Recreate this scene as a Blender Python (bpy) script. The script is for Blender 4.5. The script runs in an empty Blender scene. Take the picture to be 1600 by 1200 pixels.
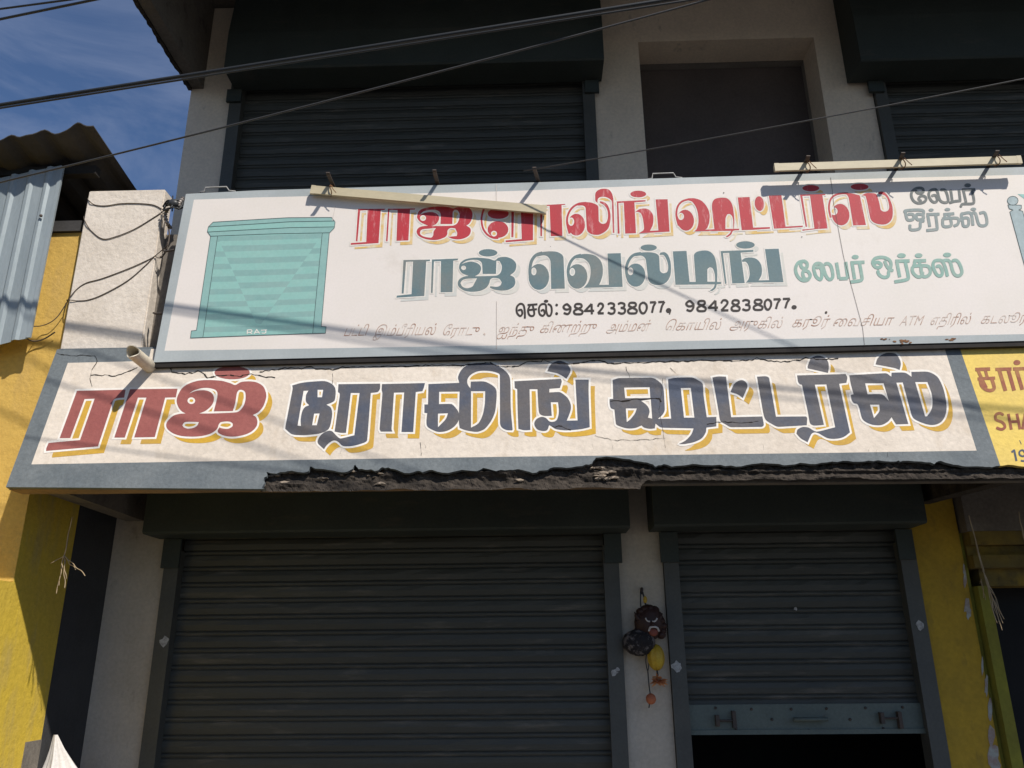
import bpy, bmesh, math, random
import numpy as np
from mathutils import Vector, Matrix, noise
from mathutils.geometry import delaunay_2d_cdt, tessellate_polygon
random.seed(7)
R = math.radians
SC = bpy.context.scene
COL = SC.collection

# ------------------------------------------------------------------ camera
YAW, PITCH, ROLL, F, EYE = R(1.443), R(18.654), R(-.527), 1250.0, 1.5
fwd = Vector((-math.sin(YAW)*math.cos(PITCH), math.cos(YAW)*math.cos(PITCH), math.sin(PITCH)))
rgt = fwd.cross(Vector((0, 0, 1))).normalized(); upv = rgt.cross(fwd)
cr, sr = math.cos(ROLL), math.sin(ROLL)
rgt, upv = cr*rgt+sr*upv, -sr*rgt+cr*upv
cd = bpy.data.cameras.new('camera'); cam = bpy.data.objects.new('camera', cd); COL.objects.link(cam)
cam.matrix_world = Matrix(((rgt.x, upv.x, -fwd.x, 0), (rgt.y, upv.y, -fwd.y, 0), (rgt.z, upv.z, -fwd.z, EYE), (0, 0, 0, 1)))
cd.sensor_width = 36; cd.lens = F/1600*36; cd.clip_start = .05; cd.clip_end = 2000
SC.camera = cam
O = Vector((0, 0, EYE))
# the survey: a point read off the photograph, placed on the plane it lies on
def ray(px, py): return fwd*F+rgt*(px-800)+upv*(600-py)
def at(px, py, Y): d = ray(px, py); return O+d*(Y/d.y)
def atx(px, py, X): d = ray(px, py); return O+d*(X/d.x)

# ------------------------------------------------------------------ light
SUN = Vector((.8, -1, 1.36)).normalized()          # towards the sun
w = bpy.data.worlds.new('World'); SC.world = w; w.use_nodes = True
nt = w.node_tree; bg = nt.nodes['Background']
sky = nt.nodes.new('ShaderNodeTexSky'); sky.sky_type = 'NISHITA'; sky.sun_disc = False
sky.sun_elevation = math.asin(SUN.z); sky.sun_rotation = math.atan2(SUN.x, SUN.y)
sky.air_density = 1.0; sky.dust_density = .5; sky.ozone_density = 2.0
tc = nt.nodes.new('ShaderNodeTexCoord'); mp = nt.nodes.new('ShaderNodeMapping'); mp.inputs['Scale'].default_value = (1, 1, 2.2)
nz = nt.nodes.new('ShaderNodeTexNoise'); nz.inputs['Scale'].default_value = 4; nz.inputs['Detail'].default_value = 7; nz.inputs['Roughness'].default_value = .62; nz.inputs['Distortion'].default_value = .6
rp = nt.nodes.new('ShaderNodeValToRGB'); rp.color_ramp.elements[0].position = .40; rp.color_ramp.elements[1].position = .74
rp.color_ramp.elements[1].color = (.55, .55, .55, 1)
mx = nt.nodes.new('ShaderNodeMixRGB'); mx.inputs[2].default_value = (4.3, 4.4, 5.2, 1)
nt.links.new(tc.outputs['Generated'], mp.inputs[0]); nt.links.new(mp.outputs[0], nz.inputs['Vector'])
nt.links.new(nz.outputs['Fac'], rp.inputs[0]); nt.links.new(rp.outputs[0], mx.inputs[0]); nt.links.new(sky.outputs[0], mx.inputs[1])
tn = nt.nodes.new('ShaderNodeMixRGB'); tn.blend_type = 'MULTIPLY'; tn.inputs[0].default_value = 1; tn.inputs[2].default_value = (.87, 1, 1.20, 1)
nt.links.new(mx.outputs[0], tn.inputs[1]); nt.links.new(tn.outputs[0], bg.inputs[0]); bg.inputs[1].default_value = .082
sl = bpy.data.lights.new('sun', 'SUN'); sl.energy = 5.0; sl.angle = R(.9); sl.color = (1, .95, .875)
so = bpy.data.objects.new('sun', sl); COL.objects.link(so); so.location = SUN*30
so.rotation_euler = SUN.to_track_quat('Z', 'Y').to_euler()
SC.view_settings.view_transform = 'Standard'; SC.view_settings.look = 'None'
SC.view_settings.exposure = 0.0; SC.view_settings.gamma = 1
SC.cycles.max_bounces = 6; SC.cycles.use_denoising = True

# ------------------------------------------------------------------ materials
def srgb(r, g, b):
    f = lambda c: (c/255/12.92) if c <= 10 else ((c/255+.055)/1.055)**2.4
    return (f(r), f(g), f(b))
MATS = {}
def mat(name, c1, c2=None, scale=3, lo=.35, hi=.7, rough=.8, bump=0, bscale=40, fine=.12, fscale=60, stretch=(1, 1, 1), metal=0, spec=.35, dirt=None, dscale=8, dlo=.6, dhi=.75, dstretch=(1, 1, 1)):
    m = bpy.data.materials.new(name); m.use_nodes = True; t = m.node_tree; N = t.nodes; L = t.links
    b = N['Principled BSDF']; b.inputs['Roughness'].default_value = rough; b.inputs['Metallic'].default_value = metal
    b.inputs['Specular IOR Level'].default_value = spec
    tc = N.new('ShaderNodeTexCoord')
    def nz(sc, st=(1, 1, 1), det=6, ro=.6):
        mp = N.new('ShaderNodeMapping'); mp.inputs['Scale'].default_value = st; L.new(tc.outputs['Object'], mp.inputs[0])
        n = N.new('ShaderNodeTexNoise'); n.inputs['Scale'].default_value = sc; n.inputs['Detail'].default_value = det; n.inputs['Roughness'].default_value = ro
        L.new(mp.outputs[0], n.inputs['Vector']); return n.outputs['Fac']
    def mr(fac, a, z, o0=0, o1=1):
        r = N.new('ShaderNodeMapRange'); r.inputs[1].default_value = a; r.inputs[2].default_value = z; r.inputs[3].default_value = o0; r.inputs[4].default_value = o1
        L.new(fac, r.inputs[0]); return r.outputs[0]
    def mixc(f, a, z, kind='MIX'):
        x = N.new('ShaderNodeMixRGB'); x.blend_type = kind
        for i, v in ((0, f), (1, a), (2, z)):
            if isinstance(v, (tuple, float, int)): x.inputs[i].default_value = (*v, 1) if isinstance(v, tuple) else v
            else: L.new(v, x.inputs[i])
        return x.outputs[0]
    c = mixc(mr(nz(scale, stretch), lo, hi), c1, c2 or c1)
    if dirt: c = mixc(mr(nz(dscale, dstretch, 8, .65), dlo, dhi), c, dirt)
    if fine:
        v = mr(nz(fscale, stretch, 3), .3, .7, 1-fine, 1+fine*.6)
        cc = N.new('ShaderNodeCombineColor'); [L.new(v, cc.inputs[i]) for i in range(3)]
        c = mixc(1.0, c, cc.outputs[0], 'MULTIPLY')
    L.new(c, b.inputs['Base Color'])
    if bump:
        bp = N.new('ShaderNodeBump'); bp.inputs['Strength'].default_value = bump; bp.inputs['Distance'].default_value = .01
        L.new(nz(bscale, (1, 1, 1), 8, .65), bp.inputs['Height']); L.new(bp.outputs[0], b.inputs['Normal'])
    MATS[name] = m; return m

WHITE = (.74, .68, .60)
M_fascia = mat('lime_washed_plaster', (.69, .605, .51), (.60, .515, .42), 2.2, .4, .75, .9, .35, 26, .1, 45, dirt=(.48, .38, .27), dscale=3.5, dlo=.54, dhi=.82, dstretch=(1.6, 1, .8))
M_block = mat('old_white_plaster', (.72, .64, .55), (.60, .52, .43), 3, .4, .75, .9, .5, 30, .1, 50, dirt=(.38, .33, .28), dscale=5, dlo=.64, dhi=.9, dstretch=(2.2, 1, .5))
M_board = mat('painted_tin_white', (.78, .71, .655), (.73, .67, .60), 1.6, .35, .7, .55, .03, 4, .03, 80, spec=.4, dirt=(.60, .53, .45), dscale=3, dlo=.62, dhi=.9)
M_bgrey = mat('painted_tin_grey', (.42, .45, .45), (.36, .39, .39), 4, .35, .7, .55, .03, 6, .05, 80, dirt=(.26, .25, .22), dscale=14, dlo=.68, dhi=.8)
M_fgrey = mat('blue_grey_border_paint', (.165, .182, .188), (.12, .138, .148), 5, .35, .7, .8, .35, 28, .15, 60, dirt=(.33, .33, .32), dscale=30, dlo=.72, dhi=.78)
M_maroon = mat('maroon_letter_paint', (.325, .105, .09), (.285, .085, .075), 4, .35, .7, .75, .3, 26, .1, 70)
M_slate = mat('slate_blue_letter_paint', (.108, .102, .107), (.068, .082, .118), 3.2, .45, .65, .75, .3, 26, .12, 70, dirt=(.14, .115, .10), dscale=4, dlo=.55, dhi=.8)
M_yel = mat('yellow_shadow_paint', (.58, .34, .035), (.50, .30, .06), 5, .35, .7, .75, .3, 26, .1, 70)
M_owhite = mat('white_outline_paint', (.80, .76, .70), (.74, .68, .60), 6, .35, .7, .8, .3, 26, .06, 70)
M_red = mat('red_letter_paint', (.50, .036, .05), (.44, .045, .055), 7, .35, .7, .6, 0, 10, .12, 90, stretch=(3, 1, .8), dirt=(.66, .30, .30), dscale=20, dlo=.57, dhi=.78, dstretch=(1.8, 1, .5))
M_teal = mat('blue_grey_letter_paint', (.115, .185, .205), (.14, .20, .205), 5, .4, .65, .6, 0, 10, .08, 80, dirt=(.22, .22, .20), dscale=3, dlo=.5, dhi=.75)
M_pale = mat('pale_letter_shadow', (.58, .58, .54), (.68, .64, .57), 9, .35, .65, .6, 0, 10, .05)
M_pyel = mat('pale_yellow_letter_shadow', (.70, .46, .15), (.72, .62, .45), 11, .42, .62, .6, 0, 10, .08)
M_green = mat('sea_green_letter_paint', (.25, .42, .36), (.30, .42, .36), 14, .35, .65, .6, 0, 10, .1)
M_dgrey = mat('worn_grey_letter_paint', (.13, .145, .14), (.28, .27, .24), 30, .5, .8, .6, 0, 10, .1)
M_mgrey = mat('worn_teal_letter_paint', (.24, .29, .285), (.34, .36, .33), 25, .45, .8, .6, 0, 10, .1)
M_black = mat('black_sign_paint', (.035, .026, .022), (.06, .045, .035), 30, .5, .8, .6, 0, 10, .1)
M_script = mat('faded_brown_paint', (.38, .19, .12), (.66, .56, .49), 16, .37, .62, .6, 0, 10, .1)
M_t1 = mat('painted_shutter_light', (.26, .49, .44), (.29, .50, .45), 12, .35, .65, .55, 0, 10, .05)
M_t2 = mat('painted_shutter_dark', (.225, .40, .375), (.27, .42, .39), 7, .35, .7, .55, 0, 10, .05)
M_t3 = mat('painted_shutter_frame', (.28, .465, .43), (.25, .43, .40), 12, .35, .65, .55, 0, 10, .05)
M_line = mat('painted_thin_line', (.07, .11, .11), None, rough=.6)
M_seam = mat('pale_seam', (.60, .54, .49), None, rough=.7)
M_gpost = mat('painted_post_grey', (.36, .44, .45), (.31, .39, .40), 9, rough=.55)
M_ysign = mat('yellow_sign_paint', (.72, .52, .115), (.66, .48, .13), 4, .35, .7, .75, .3, 26, .1, 60, dirt=(.50, .38, .14), dscale=7, dlo=.6, dhi=.85)
M_rbrown = mat('red_brown_letter_paint', (.27, .08, .045), (.36, .17, .06), 12, .4, .7, .75, 0, 10, .15)
M_crack = mat('crack_dark', (.018, .014, .011), None, rough=1)
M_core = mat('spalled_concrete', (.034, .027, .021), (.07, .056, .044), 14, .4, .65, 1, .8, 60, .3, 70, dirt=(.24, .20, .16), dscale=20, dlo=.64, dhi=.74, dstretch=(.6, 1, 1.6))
M_conc = mat('weathered_concrete', (.20, .175, .145), (.13, .115, .10), 3, .35, .7, .95, .5, 30, .18, 50, dirt=(.06, .052, .045), dscale=6, dlo=.58, dhi=.8)
M_crumb = mat('pale_broken_plaster', (.34, .27, .20), (.20, .165, .13), 16, rough=1, bump=.8, bscale=60)
M_drop = mat('brown_render_soffit', (.30, .20, .12), (.20, .14, .09), 5, .35, .7, .95, .5, 30, .18, 50)
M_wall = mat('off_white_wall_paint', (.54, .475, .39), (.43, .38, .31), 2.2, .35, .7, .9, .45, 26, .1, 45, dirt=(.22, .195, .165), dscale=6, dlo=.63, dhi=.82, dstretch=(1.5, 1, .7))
M_dado = mat('charcoal_wall_paint', (.052, .052, .054), (.04, .04, .042), 4, rough=.85, bump=.4, bscale=26)
M_wall2 = mat('bounce_lit_upper_wall_paint', (.80, .67, .52), (.66, .555, .44), 2.2, .35, .7, .9, .45, 26, .1, 45, dirt=(.26, .22, .185), dscale=5, dlo=.62, dhi=.82, dstretch=(1.5, 1, .7))  # lighter, warmer wall paint; bounce light from below put into its colour
M_dim = mat('grey_reveal_plaster', (.30, .27, .24), (.22, .20, .18), 3, rough=.9, bump=.3, bscale=26)  # plaster darker and greyer than the outer wall paint
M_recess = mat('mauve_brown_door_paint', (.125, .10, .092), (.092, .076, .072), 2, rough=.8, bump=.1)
M_slat = mat('grey_green_shutter_steel', (.062, .063, .054), (.047, .049, .043), 1.5, .35, .7, .55, .06, 60, .16, 70, stretch=(.4, 1, 5), spec=.4, dirt=(.15, .135, .112), dscale=6, dlo=.56, dhi=.80, dstretch=(.5, 1, 4))
M_hood = mat('dark_green_hood_steel', (.046, .056, .051), (.034, .043, .040), 3, rough=.65, bump=.08, bscale=8, spec=.3, dirt=(.085, .075, .062), dscale=5, dlo=.58, dhi=.85, dstretch=(.6, 1, 2.5))
M_guide = mat('green_grey_channel_steel', (.082, .082, .072), (.062, .063, .057), 4, rough=.55, bump=.08, spec=.4)
M_bar = mat('teal_bar_steel', (.115, .14, .124), (.09, .113, .102), 6, .35, .7, .5, .08, 30, .12, 70, dirt=(.08, .075, .065), dscale=12, dlo=.62, dhi=.78)
M_iron = mat('dark_iron', (.055, .05, .048), (.09, .06, .045), 14, rough=.7)
M_blackiron = mat('black_iron', (.016, .014, .013), (.03, .024, .02), 14, rough=.8)  # near-black iron, darker than the other iron parts
M_rust = mat('rusty_wire', (.26, .13, .055), (.14, .06, .03), 20, rough=.85)
M_galv = mat('galvanised_rod', (.42, .41, .39), (.3, .29, .27), 20, rough=.6)
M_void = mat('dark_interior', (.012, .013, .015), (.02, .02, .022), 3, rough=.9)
M_cream = mat('cream_pvc_trunking', (.58, .50, .34), (.50, .43, .29), 6, .35, .7, .5, 0, 10, .06, 60, stretch=(.4, 1, 1), dirt=(.40, .32, .2), dscale=9, dlo=.62, dhi=.85)
M_pipe = mat('cream_pvc_pipe', (.62, .55, .43), (.52, .45, .34), 9, rough=.5, dirt=(.36, .29, .21), dscale=20, dlo=.62, dhi=.8)
M_wire = mat('black_cable', (.018, .02, .022), None, rough=.55, spec=.5)
M_gwire = mat('weathered_grey_wire', (.045, .043, .042), None, rough=.6, spec=.5)
M_bwire = mat('brown_cable', (.09, .07, .055), None, rough=.7)
M_tape = mat('black_tape', (.03, .032, .035), (.06, .06, .06), 40, rough=.45, spec=.5)
M_silver = mat('silvery_insulation', (.45, .40, .36), (.12, .10, .09), 60, .4, .6, .45, metal=.2)
M_yel1 = mat('ochre_wall_paint', (.62, .40, .095), (.55, .35, .085), 3, .35, .7, .9, .6, 24, .1, 40, dirt=(.46, .30, .11), dscale=3.5, dlo=.52, dhi=.8, dstretch=(1.6, 1, .5))
M_yel2 = mat('bright_yellow_wall_paint', (.66, .46, .045), (.57, .40, .06), 2.5, .35, .7, .85, .5, 24, .12, 40, dirt=(.44, .33, .12), dscale=4, dlo=.52, dhi=.78, dstretch=(1, 2, .45))
M_yel3 = mat('deep_yellow_pillar_paint', (.48, .30, .028), (.38, .24, .03), 4, .35, .7, .85, .4, 24, .12, 40, dirt=(.20, .14, .04), dscale=6, dlo=.56, dhi=.78, dstretch=(1.4, 1, .6))
M_yel4 = mat('grimy_yellow_lintel_paint', (.27, .18, .03), (.13, .10, .035), 5, .35, .65, .9, .4, 24, .2, 40, dirt=(.06, .05, .03), dscale=7, dlo=.52, dhi=.7)
M_lime = mat('lime_yellow_paint', (.25, .235, .03), (.19, .17, .028), 5, .35, .7, .85, .3, 24, .15, 40)
M_peel = mat('peeled_pale_paint', (.42, .44, .40), (.36, .27, .23), 14, .4, .6, .9, .4, 40)
M_sheet = mat('blue_grey_corrugated_sheet', (.31, .35, .365), (.255, .295, .31), 3, .35, .7, .5, 0, 10, .08, 60, stretch=(2, 1, .4), metal=.15, dirt=(.19, .22, .235), dscale=7, dlo=.62, dhi=.85, dstretch=(2.5, 1, .35))
M_roofsheet = mat('dark_fibre_cement', (.058, .054, .052), (.038, .036, .036), 5, rough=.95, bump=.3)  # dark grey sheet with slight mottling
M_loftshade = mat('shade_dark_loft', (.02, .018, .017), (.03, .027, .024), 6, rough=.95)  # near-black colour stands for the shade under the roof
M_cloth = mat('white_tarpaulin', (.66, .63, .60), (.56, .53, .50), 4, rough=.6, bump=.1, bscale=14)
M_paper = mat('torn_white_paper', (.5, .5, .49), (.28, .27, .26), 60, .4, .6, .9)
M_straw = mat('dry_straw', (.42, .32, .2), (.3, .22, .13), 30, rough=.95)
M_mask = mat('dark_brown_mask_paint', (.035, .016, .013), (.05, .022, .016), 20, rough=.55, bump=.2, bscale=60)
M_mwhite = mat('mask_white_paint', (.5, .47, .45), None, rough=.6)
M_mred = mat('mask_red_paint', (.22, .06, .04), None, rough=.6)
M_coir = mat('dark_coconut_husk', (.022, .019, .02), (.15, .13, .125), 34, .50, .60, .9, .8, 60)
M_gourd = mat('yellow_gourd_skin', (.55, .36, .03), (.42, .25, .025), 14, rough=.5)
M_flow = mat('dried_orange_flower', (.70, .38, .18), (.5, .17, .06), 18, rough=.8)
M_ball = mat('dried_red_lime', (.50, .16, .07), (.38, .11, .05), 20, rough=.7)
M_road = mat('sun_bleached_asphalt', (.085, .082, .08), (.06, .058, .056), 1.5, rough=.95, bump=.4)
M_pave = mat('dusty_concrete_pavement', (.17, .155, .14), (.13, .118, .108), 2, rough=.95, bump=.4)

# ------------------------------------------------------------------ object helpers
WLOC = {}
def link(name, me, m=None, parent=None, loc=None):
    o = bpy.data.objects.new(name, me); COL.objects.link(o)
    if m is not None and me is not None:
        for k in (m if isinstance(m, (list, tuple)) else [m]): me.materials.append(k)
    base = Vector(loc) if loc else Vector((0, 0, 0))
    if parent is not None:
        o.parent = parent; o.location = base-WLOC[parent.name]
    else: o.location = base
    WLOC[o.name] = base
    return o
def tag(o, label, cat, group=None):
    o['label'] = label; o['category'] = cat
    if group: o['group'] = group
    return o
def thing(name, label, cat, loc=(0, 0, 0), group=None):
    return tag(link(name, None, None, None, loc), label, cat, group)
def struct(o): o['kind'] = 'structure'; return o
def bm_obj(name, bm, m, parent=None, smooth=False, bevel=0):
    if bevel:
        bmesh.ops.bevel(bm, geom=[e for e in bm.edges], offset=bevel, segments=2, affect='EDGES', clamp_overlap=True)
    me = bpy.data.meshes.new(name); bm.normal_update(); bm.to_mesh(me); bm.free()
    if smooth:
        for p in me.polygons: p.use_smooth = True
    return link(name, me, m, parent)
def box(bm, x0, x1, y0, y1, z0, z1):
    v = [bm.verts.new((x, y, z)) for x in (x0, x1) for y in (y0, y1) for z in (z0, z1)]
    for f in ((0, 1, 3, 2), (4, 6, 7, 5), (0, 4, 5, 1), (2, 3, 7, 6), (0, 2, 6, 4), (1, 5, 7, 3)): bm.faces.new([v[i] for i in f])
def boxes(name, L, m, parent=None, bevel=0):
    bm = bmesh.new()
    for b in L: box(bm, *b)
    return bm_obj(name, bm, m, parent, bevel=bevel)
def prism(bm, prof, x0, x1, prof1=None):
    a = [bm.verts.new((x0, y, z)) for y, z in prof]; b = [bm.verts.new((x1, y, z)) for y, z in (prof1 or prof)]
    n = len(a)
    for i in range(n): bm.faces.new((a[i], a[(i+1) % n], b[(i+1) % n], b[i]))
    bm.faces.new(a[::-1]); bm.faces.new(b); bmesh.ops.recalc_face_normals(bm, faces=bm.faces)
def tube(bm, pts, r, n=8, cap=True):
    pts = [Vector(p) for p in pts]; rs = r if isinstance(r, (list, tuple)) else [r]*len(pts)
    rings = []; u = None
    for i, p in enumerate(pts):
        d = (pts[min(i+1, len(pts)-1)]-pts[max(i-1, 0)]).normalized()
        if u is None: u = d.orthogonal().normalized()
        u = (u-d*u.dot(d)).normalized(); v = d.cross(u)
        rings.append([bm.verts.new(p+(u*math.cos(2*math.pi*k/n)+v*math.sin(2*math.pi*k/n))*rs[i]) for k in range(n)])
    for a, b in zip(rings, rings[1:]):
        for k in range(n): bm.faces.new((a[k], a[(k+1) % n], b[(k+1) % n], b[k]))
    if cap: bm.faces.new(rings[0][::-1]); bm.faces.new(rings[-1])
def tubes(name, L, m, parent=None, n=8):
    bm = bmesh.new()
    for pts, r in L: tube(bm, pts, r, n)
    return bm_obj(name, bm, m, parent, smooth=True)
def smooth_path(P, k=6):
    P = [Vector(p) for p in P]; out = []
    for i in range(len(P)-1):
        a, b, c, d = P[max(i-1, 0)], P[i], P[i+1], P[min(i+2, len(P)-1)]
        for j in range(k):
            t = j/k
            out.append(.5*((2*b)+(c-a)*t+(2*a-5*b+4*c-d)*t*t+(3*b-a-3*c+d)*t**3))
    out.append(P[-1]); return out
def blob(bm, c, rx, ry, rz, seg=20, rings=12, f=None):
    r = bmesh.ops.create_uvsphere(bm, u_segments=seg, v_segments=rings, radius=1)
    for v in r['verts']:
        p = v.co.copy(); k = f(p) if f else 1
        v.co = Vector(c)+Vector((p.x*rx, p.y*ry, p.z*rz))*k

# ------------------------------------------------------------------ sign-painting engine (pixel outlines -> thin paint sheets on a sign's own plane)
class Paint:
    def __init__(s): s.items = []          # (tag, sign, [(x,y)..])
    def poly(s, tag, sign, P, fr=(0, 0, 1), smooth=True, shift=(0, 0)):
        P = [(fr[0]+x/fr[2]+shift[0], fr[1]+y/fr[2]+shift[1]) for x, y in P]
        if area2(P) < 0: P = P[::-1]
        s.items.append((tag, sign, smooth_outline(P) if smooth else P))
    def ell(s, tag, sign, cx, cy, rx, ry, fr=(0, 0, 1), rot=0, n=22):
        c, q = math.cos(R(rot)), math.sin(R(rot))
        s.poly(tag, sign, [(cx+rx*math.cos(t)*c-ry*math.sin(t)*q, cy+rx*math.cos(t)*q+ry*math.sin(t)*c) for t in [2*math.pi*i/n for i in range(n)]], fr, False)
    def stroke(s, tag, P, wd, fr=(0, 0, 1), smooth=True, caps=True):
        P = [(fr[0]+x/fr[2], fr[1]+y/fr[2]) for x, y in P]; wd = wd/fr[2]/2
        if smooth and len(P) > 2: P = [(q.x, q.y) for q in smooth_path([(x, y, 0) for x, y in P], 4)]
        for i, (a, b) in enumerate(zip(P, P[1:])):
            dx, dy = b[0]-a[0], b[1]-a[1]; l = math.hypot(dx, dy)
            if l < 1e-6: continue
            nx, ny = -dy/l*wd, dx/l*wd
            q = [(a[0]+nx, a[1]+ny), (b[0]+nx, b[1]+ny), (b[0]-nx, b[1]-ny), (a[0]-nx, a[1]-ny)]
            s.items.append((tag, 1, q if area2(q) > 0 else q[::-1]))
            if i > 0 and wd > .4:
                s.items.append((tag, 1, [(a[0]+wd*.98*math.cos(k*math.pi/4+.3), a[1]+wd*.98*math.sin(k*math.pi/4+.3)) for k in range(8)]))
    def layered(s, dil, shift):             # adds D (dilated) and S (dropped) copies of every L item
        for tag, sign, P in list(s.items):
            if tag[0] == 'L':
                s.items.append(('D'+tag[1:], sign, inflate(P, dil*sign)))
                s.items.append(('S'+tag[1:], sign, [(x+shift[0], y+shift[1]) for x, y in P]))
    def tri(s):
        V, E = [], []
        for tag, sign, P in s.items:
            b = len(V); n = len(P)
            V += [Vector((x+random.uniform(-.003, .003), y+random.uniform(-.003, .003))) for x, y in P]
            E += [(b+i, b+(i+1) % n) for i in range(n)]
        ov, oe, of, _, _, _ = delaunay_2d_cdt(V, E, [], 0, 1e-4, False)
        s.V = ov
        A = np.array([(v.x, v.y) for v in ov]); T = np.array([f[:3] for f in of]); C = A[T].mean(1)
        pos = [set() for _ in of]; neg = [set() for _ in of]
        for tag, sign, P in s.items:
            Q = np.array(P); lo, hi = Q.min(0), Q.max(0)
            idx = np.where((C[:, 0] >= lo[0]) & (C[:, 0] <= hi[0]) & (C[:, 1] >= lo[1]) & (C[:, 1] <= hi[1]))[0]
            if not len(idx): continue
            c = C[idx]; wn = np.zeros(len(idx), int)
            for a, b in zip(Q, np.roll(Q, -1, 0)):
                cr_ = (b[0]-a[0])*(c[:, 1]-a[1])-(c[:, 0]-a[0])*(b[1]-a[1])
                wn += ((a[1] <= c[:, 1]) & (b[1] > c[:, 1]) & (cr_ > 0)).astype(int)-((a[1] > c[:, 1]) & (b[1] <= c[:, 1]) & (cr_ < 0)).astype(int)
            for k in idx[wn > 0]: (pos if sign > 0 else neg)[k].add(tag)
        s.T = [(f, {t[0] for t in p-q}) for f, p, q in zip(of, pos, neg)]
    def mesh(s, name, test, mapf, m, parent):
        fs = [f for f, ins in s.T if test(ins)]; used = {}
        vs, out = [], []
        for f in fs:
            q = []
            for i in f:
                if i not in used: used[i] = len(vs); vs.append(mapf(*s.V[i]))
                q.append(used[i])
            out.append(q)
        me = bpy.data.meshes.new(name); me.from_pydata(vs, [], out); me.update()
        bm = bmesh.new(); bm.from_mesh(me)
        for f in bm.faces:
            if f.normal.y > 0: f.normal_flip()
        bm.to_mesh(me); bm.free()
        return link(name, me, m, parent)
def area2(P): return sum(a[0]*b[1]-b[0]*a[1] for a, b in zip(P, P[1:]+P[:1]))
def smooth_outline(P):
    n = len(P); out = []
    def turn(i):
        a, b, c = P[i-1], P[i], P[(i+1) % n]
        t = math.atan2(c[1]-b[1], c[0]-b[0])-math.atan2(b[1]-a[1], b[0]-a[0])
        return abs((t+math.pi) % (2*math.pi)-math.pi)
    tv = []
    for i in range(n):
        a, b, c = P[i-1], P[i], P[(i+1) % n]
        if turn(i) > R(58): tv.append(None); continue
        la, lc = math.dist(a, b), math.dist(b, c); k = min(la, lc)
        d = (c[0]-a[0], c[1]-a[1]); l = math.hypot(*d) or 1
        tv.append((d[0]/l*k, d[1]/l*k))
    for i in range(n):
        b, c = P[i], P[(i+1) % n]; t0, t1 = tv[i], tv[(i+1) % n]
        out.append(b)
        if t0 is None and t1 is None: continue
        ch = (c[0]-b[0], c[1]-b[1]); t0 = t0 or ch; t1 = t1 or ch
        for t in (.25, .5, .75):
            h1, h2, h3, h4 = 2*t**3-3*t*t+1, t**3-2*t*t+t, -2*t**3+3*t*t, t**3-t*t
            out.append((h1*b[0]+h2*t0[0]+h3*c[0]+h4*t1[0], h1*b[1]+h2*t0[1]+h3*c[1]+h4*t1[1]))
    return out
def inflate(P, d):
    n = len(P); sg = 1 if area2(P) > 0 else -1; out = []
    for i in range(n):
        a, b, c = P[i-1], P[i], P[(i+1) % n]
        def nr(p, q):
            l = math.hypot(q[0]-p[0], q[1]-p[1]) or 1e-6
            return ((q[1]-p[1])/l*sg, -(q[0]-p[0])/l*sg)
        u, v = nr(a, b), nr(b, c); x, y = u[0]+v[0], u[1]+v[1]; q = x*x+y*y
        k = min(2/q, 1.6) if q > .05 else .5
        out.append((b[0]+x*k*d, b[1]+y*k*d))
    return out

# ================================================================== SETTING
W = 5.02                                     # wall plane
struct(boxes('road', [(-300, 300, -300, 3.2, -.2, -.02)], M_road))
struct(boxes('ground', [(-300, 300, 3.35, 300, -.2, -.01)], M_road))
struct(boxes('pavement', [(-60, 60, 3.2, 3.35, -.2, .12), (-60, 60, 3.35, 5.0, -.0099, .11)], M_pave))

# ================================================================== SHOP BUILDING
shop = thing('shop_building', 'two storey shop building with off-white piers and dark roller shutters above and below the signs', 'building', (0, W, 0))
XR = 7.5
def vwall(L): return [(x0, x1, W, W+.25, z0, z1) for x0, x1, z0, z1 in L]
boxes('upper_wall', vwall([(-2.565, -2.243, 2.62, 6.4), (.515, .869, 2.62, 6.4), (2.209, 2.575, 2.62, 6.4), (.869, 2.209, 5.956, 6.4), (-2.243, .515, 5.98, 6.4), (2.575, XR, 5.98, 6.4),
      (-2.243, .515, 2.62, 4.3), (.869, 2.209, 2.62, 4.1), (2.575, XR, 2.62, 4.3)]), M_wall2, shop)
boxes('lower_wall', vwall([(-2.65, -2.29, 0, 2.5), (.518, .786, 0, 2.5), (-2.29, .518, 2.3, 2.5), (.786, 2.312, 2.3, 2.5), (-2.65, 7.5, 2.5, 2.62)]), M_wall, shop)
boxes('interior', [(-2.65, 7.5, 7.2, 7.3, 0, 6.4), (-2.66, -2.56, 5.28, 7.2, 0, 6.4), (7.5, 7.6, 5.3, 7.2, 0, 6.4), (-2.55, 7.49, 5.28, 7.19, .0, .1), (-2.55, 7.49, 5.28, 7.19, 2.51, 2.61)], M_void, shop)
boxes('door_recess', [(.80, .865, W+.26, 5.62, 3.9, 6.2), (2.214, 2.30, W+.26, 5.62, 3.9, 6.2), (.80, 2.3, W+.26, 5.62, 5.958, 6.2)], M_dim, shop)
bd = boxes('upper_doorway_panel', [(.80, 2.30, 5.34, 5.40, 3.9, 5.955)], M_recess, shop)
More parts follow.
